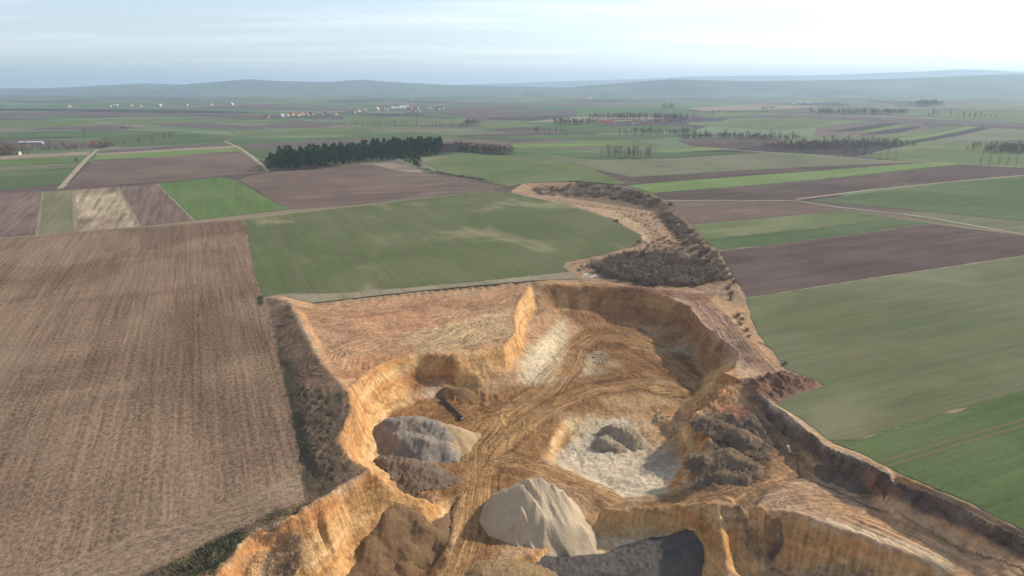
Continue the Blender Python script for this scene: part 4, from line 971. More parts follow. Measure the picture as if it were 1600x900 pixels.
def pine_tree(seed, h):
    R = random.Random(seed); tr = MB(); cr = MB(); p = Vector((0, 0, -0.3)); r = 0.2
    for i in range(5):
        q = Vector((R.uniform(-.15, .15), R.uniform(-.15, .15), h * 0.93 * (i + 1) / 5)); tr.tube(p, q, r, r * 0.78, 5); p = q; r *= 0.78
    for k in range(170):
        t = R.uniform(0.12, 1.0) ** 0.9; z = h * t; rad = h * 0.24 * max(0.38, 1 - max(0, (t - 0.55) / 0.47) ** 2) * (0.6 + 0.4 * min(1, (t - 0.2) / 0.3))
        a = R.uniform(0, 6.283); rr = rad * math.sqrt(R.random()) * R.uniform(0.8, 1.15)
        c = Vector((rr * math.cos(a), rr * math.sin(a), z)); s = R.uniform(0.7, 1.35)
        for _ in range(4):
            d = rdir(R, -0.3, 0.8); cr.blade(c - d * s * 0.5, c + d * s, s * 0.34, R)
    for k in range(7):
        z = h * R.uniform(0.35, 0.8); d = rdir(R, 0.0, 0.3); cr.tube(Vector((0, 0, z)), Vector((0, 0, z)) + d * h * 0.12, 0.06, 0.02, 3)
    return tr.mesh('pine_trunk', pbark_m), cr.mesh('pine_crown', pine_m)
def bush_mesh(seed, n=280, w_=0.018, mat=None, leafy=False):
    """unit bush: about 1 m tall and 1.2 m wide, scaled per copy"""
    R = random.Random(seed); st = MB(); cr = MB(); tips = []
    for k in range(9):
        d = rdir(R, 0.45, 0.95); b = Vector((R.uniform(-.12, .12), R.uniform(-.12, .12), -0.05)); q = b + d * R.uniform(0.45, 0.7)
        st.tube(b, q, 0.03, 0.012, 3); tips.append((b, q))
    for k in range(n):
        b, q = tips[R.randrange(9)]; s = b.lerp(q, R.uniform(0.3, 1)); d = rdir(R, -0.2, 0.95)
        cr.blade(s, s + d * R.uniform(0.18, 0.42), (0.09 if leafy else w_) * R.uniform(0.7, 1.3), R)
    return st.mesh('bush_stems', mat or twig_d), cr.mesh('bush_twigs', mat or twig_d)
def plant(name, meshes, parts, x, y, s, label, cat, group, sz=None, z=None):
    e = bpy.data.objects.new(name, None); COL.objects.link(e); e.empty_display_size = 0.5
    e.location = (x, y, zg(x, y) if z is None else z); e.rotation_euler = (0, 0, rnd.uniform(0, 6.28))
    e.scale = (s, s, sz or s); tag(e, label, cat, group)
    for nm, me in zip(parts, meshes):
        o = bpy.data.objects.new(nm, me); COL.objects.link(o); o.parent = e
    return e
PINES = [pine_tree(100 + i, 17) for i in range(5)]
BARE = [bare_tree(200 + i, 13, 3.0) for i in range(4)]
BARER = [bare_tree(230 + i, 11, 2.8, 0.15, 460, 0.10, twig_r) for i in range(3)]
DARK = [bare_tree(260 + i, 12, 3.4, 0.1, 560, 0.11, twig_d) for i in range(3)]
POPL = [bare_tree(300 + i, 14, 1.9, 0.3, 300, 0.08) for i in range(3)]
ROUND = [bare_tree(330 + i, 9, 2.8, 0.2, 600, 0.11, twig_d) for i in range(2)]
BUSHD = [bush_mesh(400 + i) for i in range(3)]
BUSHM = [bush_mesh(410 + i, mat=twig_m) for i in range(3)]
BUSHP = [bush_mesh(420 + i, mat=twig_p) for i in range(2)]
BUSHG = [bush_mesh(430 + i, 150, 0.05, ever_m, True) for i in range(2)]
TP = ('trunk', 'crown'); BP = ('stems', 'twigs')
def scatter(poly_uv, spacing, seed, jitter=0.42, plane=True):
    R = random.Random(seed); P = [(on_plain(*p) if plane else onto(*p, Z))[:2] for p in poly_uv]
    x0, x1 = min(p[0] for p in P), max(p[0] for p in P); y0, y1 = min(p[1] for p in P), max(p[1] for p in P); o = []
    y = y0; row = 0
    while y <= y1:
        x = x0 + (row % 2) * spacing / 2
        while x <= x1:
            q = (x + R.uniform(-jitter, jitter) * spacing, y + R.uniform(-jitter, jitter) * spacing)
            if in_poly(np.array([q[0]]), np.array([q[1]]), P)[0]: o.append(q)
            x += spacing
        y += spacing * 0.87; row += 1
    return o
# pine wood
pts = scatter([(418,268),(500,264),(560,257),(610,251),(650,246),(690,243),(688,235),(622,233),(560,239),(500,244),(430,252)], 9.0, 1)
for i, (x, y) in enumerate(pts):
    plant('pine_tree', PINES[i % 5], TP, x, y, rnd.uniform(0.66, 0.98) * (1.15 if x > -120 and y > 760 else 1.0), 'tall dark green pine in the pine wood', 'pine tree', 'pines of the wood')
for i, (u, v) in enumerate([(628,252),(634,255),(640,257),(646,260),(650,262),(655,264),(622,250),(615,252)]):
    x, y, z = on_plain(u, v); plant('pine_tree', PINES[i % 5], TP, x, y, rnd.uniform(0.6, 0.85), 'small pine in the file leading out of the wood', 'pine tree', 'pines in the file below the wood')
for i, (x, y) in enumerate(scatter([(660,246),(716,240),(719,236),(690,236),(672,240)], 6.5, 2)):
    plant('bare_tree', BARER[i % 3], TP, x, y, rnd.uniform(0.8, 1.0), 'reddish brown bare tree beside the pine wood', 'tree', 'reddish bare trees beside the pines')
for i, (x, y) in enumerate(scatter([(690,233),(724,232),(798,241),(796,244),(722,237)], 11, 3)):
    plant('bare_tree', BARER[(i + 1) % 3], TP, x, y, rnd.uniform(0.95, 1.25), 'bare tree in the brown tail of the pine wood', 'tree', 'bare trees in the tail of the wood')
# hedge from the pines towards the old pit
for i, t in enumerate(np.linspace(0, 1, 34)):
    u = np.interp(t, [0, .3, .6, 1], [650, 690, 725, 768]); v = np.interp(t, [0, .3, .6, 1], [263, 271, 277, 283])
    x, y, z = on_plain(u + rnd.uniform(-1, 1), v + rnd.uniform(-.6, .6)); s = rnd.uniform(2.0, 3.6) * (1 - 0.3 * t)
    plant('hedge_bush', (BUSHD + BUSHG)[i % 5], BP, x, y, s, 'dark bush in the hedge below the pine wood', 'bush', 'bushes of the hedge below the pines', s * 0.9)
# clump of poplars
for i, (x, y) in enumerate(scatter([(936,248),(1024,249),(1022,244),(940,243)], 8.5, 4)):
    plant('bare_tree', (POPL + BARE)[i % 7], TP, x, y, rnd.uniform(0.95, 1.2), 'tall bare tree in the stand in the green strip', 'tree', 'trees of the stand in the green strip')
for i, (u, v, s) in enumerate([(1338,247,.75),(1349,249,.85),(1361,250,1.0),(1375,250.5,.95),(1386,251,1.15),(1399,251,1.0)]):
    x, y, z = on_plain(u, v - 2); plant('poplar', POPL[i % 3], TP, x, y, s * .95, 'tall thin bare poplar in the row by the dark copse', 'tree', 'poplars of the row by the copse')
for i, (u, v, s) in enumerate([(1531,260,1.1),(1545,260,1.15),(1558.5,262,.95),(1572,262,.9),(1587,263,1.1)]):
    x, y, z = on_plain(u, v); plant('poplar', POPL[(i + 1) % 3], TP, x, y, s, 'thin bare roadside poplar near the right edge', 'tree', 'poplars near the right edge')
for i, (u, v) in enumerate([(1141,233),(1155,233),(1163,232),(1171,231)]):
    x, y, z = on_plain(u, v); plant('poplar', POPL[i % 3], TP, x, y, 1.0, 'thin bare poplar left of the dark copse', 'tree', 'poplars left of the copse')
# copse on the right and the tree band leading to it
for i, (x, y) in enumerate(scatter([(1215,240),(1330,247),(1420,226),(1390,222),(1300,218),(1215,226)], 26, 5)):
    plant('bare_tree', DARK[i % 3] if rnd.random() < .75 else BARE[i % 4], TP, x, y, rnd.uniform(0.6, 0.95), 'bare tree of the dark copse on the right plain', 'tree', 'trees of the dark copse')
for i, (x, y) in enumerate(scatter([(1062,216),(1150,213),(1245,218),(1245,223),(1150,216),(1065,219)], 20, 6)):
    plant('bare_tree', (BARE + DARK)[i % 7], TP, x, y, rnd.uniform(0.95, 1.3), 'bare tree in the band left of the copse', 'tree', 'trees of the band left of the copse')
for i, (x, y) in enumerate(scatter([(1545,241),(1640,242),(1640,228),(1548,232)], 19, 7)):
    plant('bare_tree', DARK[i % 3], TP, x, y, rnd.uniform(0.8, 1.05), 'bare tree of the dense grove at the right edge', 'tree', 'trees of the right edge grove')
for i, (x, y) in enumerate(scatter([(-30,245),(28,244),(30,236),(-30,236)], 9, 8)):
    plant('bare_tree', DARK[i % 3], TP, x, y, rnd.uniform(0.9, 1.2), 'bare tree of the grove at the left edge', 'tree', 'trees of the left edge grove')
for i, (x, y) in enumerate(scatter([(30,238),(150,233),(172,230),(172,226),(120,229),(30,232)], 14, 9)):
    plant('bare_tree', (BARE + DARK)[i % 7], TP, x, y, rnd.uniform(0.55, 0.9), 'bare tree in the belt left of the field track', 'tree', 'trees of the belt left of the track')
for i, (u, v, s) in enumerate([(194,227,.6),(217,225,.9),(238,223.5,.95),(257,220.5,1.0),(267,219.5,1.05),(121,259,.8),(133,215,1.4)]):
    lb = ['smallest round tree by the track', 'second smallest round tree by the track', 'round dark tree left of the close pair', 'left one of the close pair of round trees', 'right one of the close pair of round trees', 'lone small tree beside the left field track', 'largest dark tree above the left tree belt'][i]
    x, y, z = on_plain(u, v); plant('round_tree', ROUND[i % 2], TP, x, y, s * 1.35, lb, 'tree', 'single trees on the left plain')
# tree rows on the middle plain
def row(uvs, n, pool, s0, s1, label, group, name='bare_tree', cat='tree', jit=1.0, flat=1.0):
    ts = np.linspace(0, len(uvs) - 1, n)
    for i, t in enumerate(ts):
        u = np.interp(t, range(len(uvs)), [p[0] for p in uvs]) + rnd.uniform(-jit, jit); v = np.interp(t, range(len(uvs)), [p[1] for p in uvs]) + rnd.uniform(-.25, .25)
        x, y, z = on_plain(u, v); s = rnd.uniform(s0, s1); plant(name, pool[i % len(pool)], TP, x, y, s, label, cat, group, s * flat)
row([(550,197.5),(600,198),(640,199.5),(705,202)], 34, BARE + POPL, 1.0, 1.6, 'bare tree in the long row behind the pine wood', 'row of trees behind the pine wood')
row([(1450,182),(1480,183),(1520,186),(1555,187)], 14, DARK + BARE, 1.0, 2.0, 'ragged tree right of the long block', 'ragged trees right of the long block')
row([(1036,172),(1052,171)], 7, DARK, 1.6, 2.4, 'dark tree on the rise above the farm', 'trees on the rise above the farm')
row([(1115,179.5),(1122,178),(1140,178.5)], 3, ROUND, 1.3, 1.7, 'single round tree on the far green field', 'single trees on the far green field')
row([(1190,174),(1210,172)], 6, DARK, 1.1, 1.7, 'tree beside the far tan field', 'trees beside the far tan field')
# thickets round the old pit and along its east rim
def bushes(poly, spacing, seed, pool, s0, s1, label, group, plane=False, flat=0.8):
    for i, (x, y) in enumerate(scatter(poly, spacing, seed, plane=plane)):
        s = rnd.uniform(s0, s1); plant('bush', pool[i % len(pool)], BP, x, y, s, label, 'bush', group, s * flat * rnd.uniform(0.8, 1.2))
bushes([(925,418),(960,402),(1040,398),(1095,410),(1125,438),(1090,448),(1010,446),(950,436)], 4.7, 20, BUSHD + BUSHM + BUSHD, 5.0, 6.6, 'grey brown bush of the dense thicket above the pit', 'bushes of the dense thicket', flat=1.0)
bushes([(832,293),(900,287),(960,290),(1010,304),(1050,322),(1020,322),(960,312),(880,308),(840,304)], 9.0, 21, BUSHD + BUSHD + BUSHP + BUSHM, 4.6, 7.4, 'bush of the scrub filling the old pit', 'bushes of the old pit scrub')
bushes([(1030,330),(1056,336),(1090,370),(1125,402),(1152,445),(1130,440),(1090,402),(1050,360)], 4.6, 22, BUSHD + BUSHM, 3.2, 5.2, 'dark bush on the east rim of the old pit', 'bushes on the east rim')
bushes([(990,380),(1040,372),(1075,395),(1040,402),(990,398)], 6.0, 23, BUSHD + BUSHM, 1.8, 3.4, 'low bush on the dry grass above the thicket', 'low bushes above the thicket')
bushes([(890,412),(960,398),(1000,396),(960,408),(925,420),(900,425)], 4.6, 24, BUSHM + BUSHD, 1.0, 2.2, 'small bush at the corner of the green field', 'small bushes at the green field corner')
bushes([(940,322),(1010,330),(1045,350),(1075,390),(1030,370),(990,345)], 8.5, 25, BUSHD, 0.9, 2.0, 'tiny bush scattered on the sandy old pit', 'bushes scattered on the sandy old pit')
for i, (u, v, s) in enumerate([(964,347,3.2),(1137,452,2.8),(1143,460,3.0),(1141,468,2.4),(1152,495,2.8),(1160,500,2.2),(1157,508,2.2),(1166,518,2.4),(1170,526,1.6),(1227,570,2.0)]):
    lb = ['lone dark bush on the edge of the sandy track', 'bush below the thicket corner, topmost of its file', 'second bush of the file below the thicket corner', 'third bush of the file below the thicket corner', 'largest bush beside the wide right field', 'bush just below the largest one by the right field', 'low bush left of the field corner', 'dark bush further down the haul track', 'small bush lowest in the file by the haul track', 'lone bare sapling on the right field edge'][i]
    x, y, z = onto(u, v, Z); plant('bush', BUSHD[i % 3], BP, x, y, s, lb, 'bush', 'single bushes along the rim')
for i, (u, v) in enumerate([(150,290.5),(160,290),(170,289.5),(180,289),(190,288.5),(200,288),(212,287.5),(5,300),(14,299.5),(24,299),(36,298.5),(46,298),(72,297),(80,297)]):
    x, y, z = on_plain(u, v); plant('hedge_bush', BUSHD[i % 3], BP, x, y, rnd.uniform(1.6, 2.6), 'low dark bush in the broken hedge on the left', 'bush', 'bushes of the broken left hedge', 1.2)
# brambles and weeds that nobody could count
def brambles(name, polys, n, hmin, hmax, mat, label, seed, w_=0.06):
    R = np.random.default_rng(seed); V = []; F = []
    for poly, share in polys:
        P = [onto(*p, Z)[:2] for p in poly]; x0, x1 = min(p[0] for p in P), max(p[0] for p in P); y0, y1 = min(p[1] for p in P), max(p[1] for p in P)
        m = int(n * share * 3); X = R.uniform(x0, x1, m); Y = R.uniform(y0, y1, m)
        dens = fbm(X / 5, Y / 5, 3) + 0.35 > R.uniform(-0.3, 0.7, m)
        k = in_poly(X, Y, P) & dens; X, Y = X[k][:int(n * share)], Y[k][:int(n * share)]; m = len(X)
        if not m: continue
        hs_ = np.clip(0.75 + 0.9 * fbm(X / 4 + 7, Y / 4, 2), 0.25, 1.5)
        g = sample(Z, X, Y) - 0.05; ln = R.uniform(hmin, hmax, m) * hs_; a = R.uniform(0, 6.283, m); tilt = R.uniform(0.1, 1.1, m)
        dx, dy, dz = np.cos(a) * np.sin(tilt) * ln, np.sin(a) * np.sin(tilt) * ln, np.cos(tilt) * ln
        b = R.uniform(0, 6.283, m); base = g + R.uniform(0, 0.5, m) * ln
        wx_, wy_ = np.cos(b) * w_, np.sin(b) * w_
        T = np.stack([np.stack([X + wx_, Y + wy_, base], 1), np.stack([X - wx_, Y - wy_, base], 1), np.stack([X + dx, Y + dy, base + dz], 1)], 1).reshape(-1, 3)
        F.append(np.arange(m * 3).reshape(-1, 3) + sum(len(q) for q in V)); V.append(T)
    V = np.concatenate(V); c0 = np.array([V[:, 0].mean(), V[:, 1].mean(), V[:, 2].min()])
    return tag(link(name, mesh_np(name, V - c0, np.concatenate(F), mat, False), loc=tuple(c0)), label, 'undergrowth', kind='stuff')
brambles('undergrowth', [([(432,540),(452,560),(478,620),(500,640),(535,640),(530,690),(545,720),(566,742),(520,768),(482,782),(470,700),(452,630)], 0.62), ([(478,783),(430,800),(370,826),(300,862),(215,905),(270,912),(350,878),(380,845),(440,815),(500,787)], 0.28)], 17000, 0.4, 1.4, simple_mat('bramble_stems', L_(126,106,88), var=0.15), 'dark bramble and dead weeds on the left bank', 51)
brambles('undergrowth', [([(1092,650),(1140,642),(1205,672),(1215,700),(1195,758),(1120,766),(1092,740),(1112,700)], 1.0)], 2600, 0.3, 0.9, twig_m, 'dead weeds over the dark spoil', 52)
brambles('undergrowth', [([(400,860),(440,835),(470,840),(470,885),(420,905),(380,905)], 0.5), ([(385,835),(440,818),(470,812),(440,830),(400,850)], 0.2), ([(1195,805),(1220,815),(1225,850),(1205,878),(1192,840)], 0.3)], 9000, 0.3, 1.0, twig_m, 'dry scrub on the slumped faces', 53)
brambles('undergrowth', [([(800,302),(880,318),(1000,340),(1100,420),(1150,450),(1000,440),(900,425),(1000,392),(950,345),(870,322)], 1.0)], 26000, 0.3, 0.9, simple_mat('dry_grass_blades', L_(176,152,120), var=0.15), 'dry yellow grass over the old pit', 54, 0.09)
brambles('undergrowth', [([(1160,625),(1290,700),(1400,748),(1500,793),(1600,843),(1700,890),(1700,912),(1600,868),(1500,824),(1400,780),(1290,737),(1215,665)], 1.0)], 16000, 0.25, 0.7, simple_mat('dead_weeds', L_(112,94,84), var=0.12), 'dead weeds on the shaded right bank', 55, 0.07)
brambles('undergrowth', [([(262,880),(300,862),(370,832),(390,835),(360,870),(330,900),(270,905)], 0.7), ([(402,462),(412,464),(410,480),(404,478)], 0.3)], 5000, 0.3, 0.9, ever_m, 'green weeds along the foot of the left field', 56, 0.08)

brambles('undergrowth', [([(925,418),(960,402),(1040,398),(1095,410),(1125,438),(1090,448),(1010,446),(950,436)], 0.75), ([(832,293),(900,287),(960,290),(1010,304),(1050,322),(1020,322),(960,312),(880,308),(840,304)], 0.25)], 30000, 1.2, 3.4, twig_d, 'tangled twigs filling the thickets of the old pit', 57, 0.06)
# ------------------------------------------------------------------ far woods that read as one mass
def wood_mass(uvs, width, h, n, mat, label, seed):
    R = random.Random(seed); m = MB()
    for k in range(n):
        t = R.uniform(0, len(uvs) - 1); u = np.interp(t, range(len(uvs)), [p[0] for p in uvs]); v = np.interp(t, range(len(uvs)), [p[1] for p in uvs])
        x, y, z = on_plain(u, v); x += R.uniform(-.5, .5) * width; y += R.uniform(-.5, .5) * width; hh = h * R.uniform(0.6, 1.15)
        m.tube(Vector((x, y, z - 0.5)), Vector((x, y, z + hh * 0.8)), 0.4, 0.15, 3)
        for j in range(16):
            d = rdir(R, -0.2, 0.9); c = Vector((x, y, z + hh * R.uniform(0.35, 0.8))); m.blade(c, c + d * hh * R.uniform(0.2, 0.34), hh * 0.05, R)
    o = link('distant_wood', m.mesh('distant_wood', mat)); return tag(o, label, 'wood', kind='stuff')
W = [([(965,211),(1000,210),(1050,211),(1080,210)], 'row of bare trees in front of the farm', 16, 13, 70), ([(710,201),(735,196),(750,192)], 'dark trees at the bend of the far tree row', 25, 14, 50), ([(832,207),(845,207),(880,210),(890,210)], 'small bare trees in the field left of the farm', 10, 11, 16),
     ([(1268,178.5),(1340,179),(1418,179)], 'long block of bare trees on the right plain', 25, 18, 170), ([(1432,166),(1464,166)], 'small square copse on the right plain', 60, 28, 90), ([(862,194),(900,195.5),(930,193.5)], 'dark grove left of the red roofed farm', 30, 15, 90), ([(930,187),(980,187),(1030,187),(1068,190)], 'dark wood behind the red roofed farm', 45, 18, 200), ([(1225,232),(1300,230),(1390,226)], 'inner trees of the dark copse', 70, 9, 420), ([(1065,217),(1150,214.5),(1245,220)], 'undergrowth trees of the band left of the copse', 14, 9, 170), ([(1552,237),(1640,237)], 'inner trees of the right edge grove', 60, 11, 200), ([(0,241),(28,241)], 'inner trees of the left edge grove', 30, 10, 70), ([(30,236),(150,231.5),(172,228.5)], 'low trees of the belt left of the track', 16, 7, 130), ([(700,235.5),(724,235),(797,242)], 'brush under the brown tail of the pine wood', 16, 11, 330),
     ([(0,152),(90,151)], 'far wood strip on the left horizon', 120, 12, 130), ([(225,157),(300,158)], 'far dark wood above the left village', 120, 14, 130), ([(500,161),(600,160)], 'far dark wood left of the white village', 110, 14, 130),
     ([(350,155),(420,155)], 'far tree belt under the left hills', 100, 12, 90), ([(640,158),(680,162)], 'far wood behind the white village', 160, 14, 90), ([(835,155),(900,158),(940,157)], 'far tree belt in the middle distance', 120, 13, 120),
     ([(1360,154),(1420,155),(1460,153)], 'far wood below the right hills', 120, 14, 140), ([(1200,164),(1300,165),(1330,165)], 'far hedge beyond the tan field', 40, 8, 90),
     ([(470,186),(520,184)], 'far hedge beside the brown rise', 60, 6, 60), ([(400,184),(440,182)], 'far hedge left of the small village', 30, 6, 50), ([(360,189),(420,186),(500,183)], 'scrub on the brown rise', 60, 7, 110),
     ([(60,217),(108,215)], 'low dark hedge above the left tree belt', 8, 3, 60), ([(185,200),(200,201)], 'short dark hedge on the far left field', 8, 5, 26), ([(530,152),(620,150)], 'far tree belt at the foot of the hills', 150, 13, 100),
     ([(560,180),(690,181)], 'trees among the houses of the white village', 60, 7, 90), ([(1490,158),(1600,156)], 'far tree belt at the right', 80, 10, 80), ([(960,160),(1060,158)], 'far tree belt behind the farm', 100, 11, 90), ([(760,187),(800,189)], 'dark hedge left of the tan field', 20, 7, 40)]
for i, (uv, lb, wd, h, n) in enumerate(W): wood_mass(uv, wd, h, n, twig_d, lb, 600 + i)

# ------------------------------------------------------------------ houses
plaster = [simple_mat('plaster_white', L_(200,192,180), var=0.03), simple_mat('plaster_cream', L_(206,190,160), var=0.04), simple_mat('plaster_grey', L_(170,164,156), var=0.04)]
tile = [simple_mat('roof_tile_red', L_(170,98,76), var=0.08), simple_mat('roof_tile_brown', L_(140,100,84), var=0.08), simple_mat('roof_sheet_grey', L_(150,150,152), var=0.05), simple_mat('roof_sheet_white', L_(196,196,196), var=0.03)]
glass = simple_mat('window_glass', L_(60,66,74), rough=0.3, var=0.02); wood_d = simple_mat('door_wood', L_(96,78,64), var=0.08)
def house(u, v, L, Wd, hw, hr, rot, pm, tm, label, name='house', cat='house', group=None, detail=False):
    x, y, z = on_plain(u, v); e = bpy.data.objects.new(name, None); COL.objects.link(e); e.location = (x, y, z); e.rotation_euler = (0, 0, math.radians(rot)); tag(e, label, cat, group)
    a, b = L / 2, Wd / 2; m = MB()
    m.v = [(-a, -b, -1), (a, -b, -1), (a, b, -1), (-a, b, -1), (-a, -b, hw), (a, -b, hw), (a, b, hw), (-a, b, hw), (-a, 0, hw + hr), (a, 0, hw + hr)]
    m.f = [(0, 1, 5, 4), (2, 3, 7, 6), (1, 2, 6, 9, 5), (3, 0, 4, 8, 7)]; link('wall', m.mesh('house_wall', pm), e)
    r = MB(); ov, th = 0.5, 0.25; k = hr / b
    for s in (-1, 1):
        q = [(-a - ov, s * (b + ov), hw - ov * k + 0.06), (a + ov, s * (b + ov), hw - ov * k + 0.06), (a + ov, 0, hw + hr + 0.06), (-a - ov, 0, hw + hr + 0.06)]
        n0 = len(r.v); r.v += q + [(p[0], p[1], p[2] + th) for p in q]
        r.f += [tuple(n0 + i for i in f) for f in ((0, 1, 2, 3), (4, 5, 6, 7), (0, 1, 5, 4), (1, 2, 6, 5), (2, 3, 7, 6), (3, 0, 4, 7))]
    rf = link('roof', r.mesh('house_roof', tm), e)
    c = MB(); c.box(a * 0.3, a * 0.3 + 0.7, 0.3, 1.0, hw + hr * 0.4, hw + hr + 1.0)
    if detail: link('chimney', c.mesh('chimney', tile[1]), rf)
    nwin = max(2, int(L / 4))
    for i in range(nwin if detail else 2):
        wx = -a + (i + 0.5) * L / (nwin if detail else 2); w2 = MB(); w2.box(wx - 0.6, wx + 0.6, -b - 0.06, -b + 0.1, hw * 0.35, hw * 0.35 + 1.4); link('window', w2.mesh('window', glass), e)
    d = MB(); d.box(-0.2, 1.1, -b - 0.08, -b + 0.1, 0, 2.1); link('door', d.mesh('door', wood_d), e)
    return e
house(948,195,34,11,5,4.5,4,plaster[1],tile[0],'long red roofed barn at the left end of the farm','barn','barn',detail=True)
house(994,194,13,10,6,4.5,8,plaster[0],tile[0],'white farmhouse with red roof in the middle of the farm',detail=True)
house(1006,196.5,15,8,3.5,3,-4,plaster[1],tile[0],'low cream shed right of the white farmhouse','shed','shed',detail=True)
house(1026,194.5,13,9,4,4,0,plaster[1],tile[1],'cream house at the right end of the farm',detail=True)
house(1037,194,11,9,4.5,4,12,plaster[2],tile[1],'grey house beside the farm wood',detail=True)
house(986,195.5,8,7,3,3,70,plaster[2],tile[0],'small shed left of the white farmhouse','shed','shed')
house(148,229,7,6,4,3.5,20,plaster[0],tile[0],'small white house with red roof by the left tree belt','house','house',detail=True)
house(49,225,30,6,2.4,1.2,6,plaster[2],tile[3],'long low shed with white roof behind the left belt','shed','shed')
house(27,242.5,7,5,3,2,0,plaster[0],tile[2],'tiny white hut at the foot of the left grove','hut','hut')
R5 = random.Random(5)
def village(uvs, label, group):
    for (u, v, big) in uvs:
        L = R5.uniform(11, 17) * big
        house(u, v, L, L * 0.6, 4.5 * big ** .5, 3.6 * big ** .5, R5.choice([0, 8, -12, 70, 90]), R5.choice(plaster[:2]), R5.choice(tile if big < 1.4 else tile[2:]), label, group=group)
village([(447,182,1),(452,181,1.2),(441,183,.9),(458,180,1),(466,181,1),(472,180,.9),(480,181,1.1),(486,180,1),(500,180,1.1),(508,179,1),(516,179,1.1),(524,180,1),(417,184,.8)], 'small house of the village left of centre', 'houses of the left village')
village([(545,176,1.1),(552,177,1),(560,175,1.2),(570,174,1),(590,172,1.2),(597,171,1.1),(604,173,1),(612,170,1.2),(640,172,1),(650,171,1.1),(658,170,1.2),(666,170,1.2),(672,171,1),(684,171,1),(690,170,1.1),(646,175,1),(655,176,1)], 'small pale house of the white village', 'houses of the white village')
house(624,172,46,20,7,4,10,plaster[0],tile[3],'largest white hall in the white village','hall','hall')
house(632,169.5,36,16,7,4,10,plaster[0],tile[3],'white hall behind the largest one','hall','hall')
village([(108,167.5,1.2),(170,167,1.1),(181,166,1.1),(205,166,1.2),(220,167,1.2),(250,166,1.2),(290,165,1.2),(330,164.5,1.2),(362,164.5,1.5)], 'far pale house on the left plain', 'far houses on the left plain')
house(234,143.5,190,60,22,12,10,plaster[0],tile[3],'far white works at the foot of the left hills','works','factory')
house(259,144,150,50,20,10,5,plaster[0],tile[3],'second far white works right of the first','works','factory')
village([(922,155.5,2),(925,155,2.2),(1262,163,1.6),(1240,165,1.5),(1250,164,1.4)], 'far pale house on the right plain', 'far houses on the right plain')

# ------------------------------------------------------------------ things in the quarry
steel = simple_mat('painted_steel_dark', L_(62,66,72), rough=0.5, var=0.08); rubber = simple_mat('belt_rubber', L_(40,40,42), var=0.08); galv = simple_mat('galvanised_steel', L_(150,152,152), rough=0.45, var=0.06)
A_, B_ = Vector(onto(690, 626, Z)), Vector(onto(722, 657, Z))
d_ = (B_ - A_); Lc = d_.length; ce_ = bpy.data.objects.new('belt_conveyor', None); COL.objects.link(ce_)
ce_.location = A_; ce_.rotation_euler = (0, 0, math.atan2(d_.y, d_.x)); tag(ce_, 'dark belt conveyor lying on the pit floor behind grey sand pile', 'conveyor')
sl_ = math.atan2(d_.z, math.hypot(d_.x, d_.y)); dz_ = lambda x: x * math.tan(sl_)
def cbox(name, x0, x1, y0, y1, z0, z1, mat):
    m = MB(); m.box(x0, x1, y0, y1, z0, z1); m.v = [(x, y, z + dz_(x)) for x, y, z in m.v]; return link(name, m.mesh(name, mat), ce_)
for s in (-1, 1):
    cbox('side_beam', 0, Lc, s * 0.45 - 0.07, s * 0.45 + 0.07, 0.55, 0.85, steel)
cbox('belt', 0.1, Lc - 0.1, -0.36, 0.36, 0.74, 0.8, rubber); cbox('return_belt', 0.1, Lc - 0.1, -0.34, 0.34, 0.46, 0.5, rubber)
for i in range(7):
    x = 0.4 + i * (Lc - 0.8) / 6
    for s in (-1, 1): cbox('leg', x - 0.07, x + 0.07, s * 0.45 - 0.06, s * 0.45 + 0.06, -0.6, 0.55, steel)
    cbox('cross_bar', x - 0.06, x + 0.06, -0.38, 0.38, 0.3, 0.38, steel)
m = MB(); m.tube(Vector((Lc, -0.5, 0.65 + dz_(Lc))), Vector((Lc, 0.5, 0.65 + dz_(Lc))), 0.22, 0.22, 12); link('drum', m.mesh('drum', galv), ce_)
# white tube on the dark soil
x, y, z = onto(1235, 706, Z); e = bpy.data.objects.new('white_tube', None); COL.objects.link(e); e.location = (x, y, z); e.rotation_euler = (0, math.radians(-28), math.radians(20)); tag(e, 'short white tube leaning on the dark soil at the terrace end', 'tube')
m = MB(); m.tube(Vector((0, 0, -0.3)), Vector((0, 0, 2.0)), 0.26, 0.26, 14); link('barrel', m.mesh('tube_barrel', simple_mat('white_plastic', L_(232,232,230), rough=0.5, var=0.03)), e)
m = MB(); m.tube(Vector((0, 0, 1.85)), Vector((0, 0, 2.05)), 0.32, 0.32, 14); m.tube(Vector((0, 0, 2.05)), Vector((0, 0, 2.06)), 0.32, 0.05, 14); link('rim', m.mesh('tube_rim', bpy.data.materials['white_plastic']), e)
x, y, z = onto(1380, 781, Z); e = bpy.data.objects.new('marker_post', None); COL.objects.link(e); e.location = (x, y, z); tag(e, 'short dark red marker post at the foot of right bank', 'post')
m = MB(); m.tube(Vector((0, 0, -0.3)), Vector((0.05, 0, 1.5)), 0.12, 0.1, 8); link('shaft', m.mesh('post_shaft', simple_mat('post_red', L_(120,52,44), var=0.06)), e)
m = MB(); m.box(-0.3, 0.35, -0.05, 0.05, 1.2, 1.65); link('plate', m.mesh('post_plate', bpy.data.materials['post_red']), e)
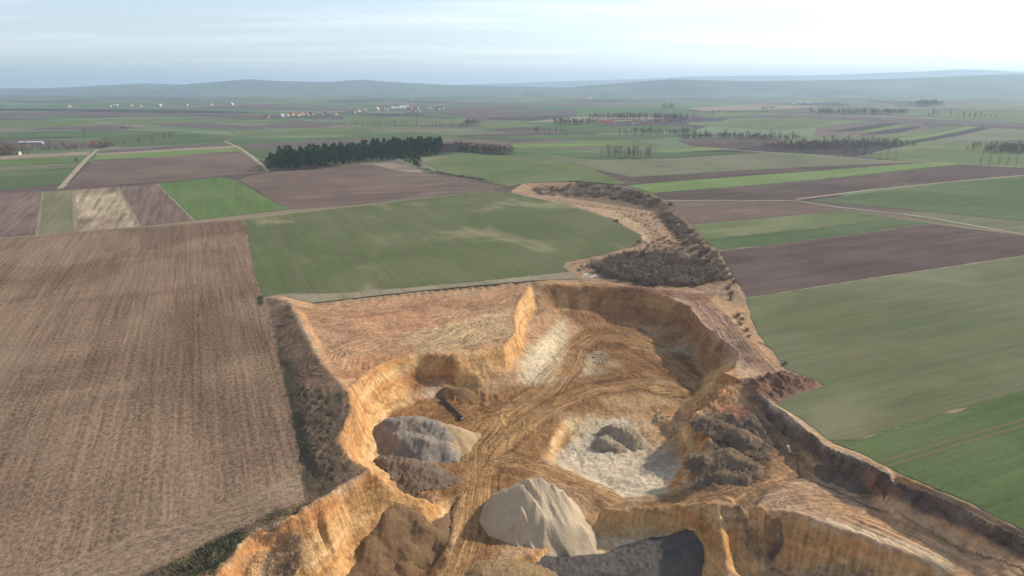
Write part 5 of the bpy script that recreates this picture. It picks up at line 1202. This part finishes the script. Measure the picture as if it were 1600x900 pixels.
# pale concrete slabs by the rim
conc = simple_mat('concrete_slab', L_(190,182,170), var=0.06)
for i, (u, v, a, s, lb) in enumerate([(925,433,20,1.4,'pale concrete slab lying at the green field corner'), (915,430,50,1.0,'smaller concrete slab left of the pale one')]):
    x, y, z = onto(u, v, Z); m = MB(); m.box(-1.6 * s, 1.6 * s, -1.0 * s, 1.0 * s, -0.1, 0.35); m.v = [(px + 0.12 * math.sin(py * 5 + i), py + 0.15 * math.sin(px * 3), pz + 0.12 * px) for px, py, pz in m.v]
    o = link('concrete_slab', m.mesh('concrete_slab', conc), loc=(x, y, z)); o.rotation_euler = (0, 0, math.radians(a)); tag(o, lb, 'slab')
# loose stones and clods, uncountable
def stones(polys, n, s0, s1, mat, label, seed):
    R = np.random.default_rng(seed); V = []; F = []; base = np.array([[1, 0, 0], [-1, 0, 0], [0, 1, 0], [0, -1, 0], [0, 0, 1], [0, 0, -.6]], float)
    fc = np.array([[0, 2, 4], [2, 1, 4], [1, 3, 4], [3, 0, 4], [2, 0, 5], [1, 2, 5], [3, 1, 5], [0, 3, 5]]); c = 0
    for poly in polys:
        P = [onto(*p, Z)[:2] for p in poly]; m = n // len(polys) * 2
        X = R.uniform(min(p[0] for p in P), max(p[0] for p in P), m); Y = R.uniform(min(p[1] for p in P), max(p[1] for p in P), m)
        k = in_poly(X, Y, P) & (fbm(X / 6, Y / 6, 2) > -0.1); X, Y = X[k][:n // len(polys)], Y[k][:n // len(polys)]; g = sample(Z, X, Y)
        for x, y, z in zip(X, Y, g):
            s = s0 + (s1 - s0) * R.random() ** 3; V.append(base * s * R.uniform(0.6, 1.2, (6, 3)) + [x, y, z + s * 0.2]); F.append(fc + c); c += 6
    V = np.concatenate(V); c0 = V.mean(0)
    return tag(link('loose_stones', mesh_np('loose_stones', V - c0, np.concatenate(F), mat, False), loc=tuple(c0)), label, 'stones', kind='stuff')
stones([[(1040,515),(1090,540),(1085,570),(1050,545)], [(925,545),(950,545),(950,570),(925,570)], [(1020,640),(1060,650),(1060,690),(1030,670)]], 900, 0.1, 0.5, heap_mat('stone_pale', L_(190,172,146), L_(170,150,122), L_(204,190,164)), 'pale stones scattered over the rear pit floor', 71)
stones([[(880,665),(1000,650),(1060,700),(1040,760),(960,765),(890,725)]], 260, 0.08, 0.3, heap_mat('stone_white', L_(206,192,166), L_(180,162,134), L_(150,132,108)), 'clods scattered over the white basin', 72)
stones([[(1110,790),(1165,800),(1205,880),(1160,850)], [(1200,885),(1300,880),(1400,905),(1300,930)]], 800, 0.1, 0.5, heap_mat('stone_tan', L_(176,150,116), L_(150,126,96), L_(196,172,136)), 'tan clods at the foot of the front right face', 73)
stones([[(560,600),(640,560),(760,545),(800,500),(640,500),(500,520)]], 700, 0.08, 0.3, bpy.data.materials['stone_tan'], 'clods scattered over the upper terrace', 74)
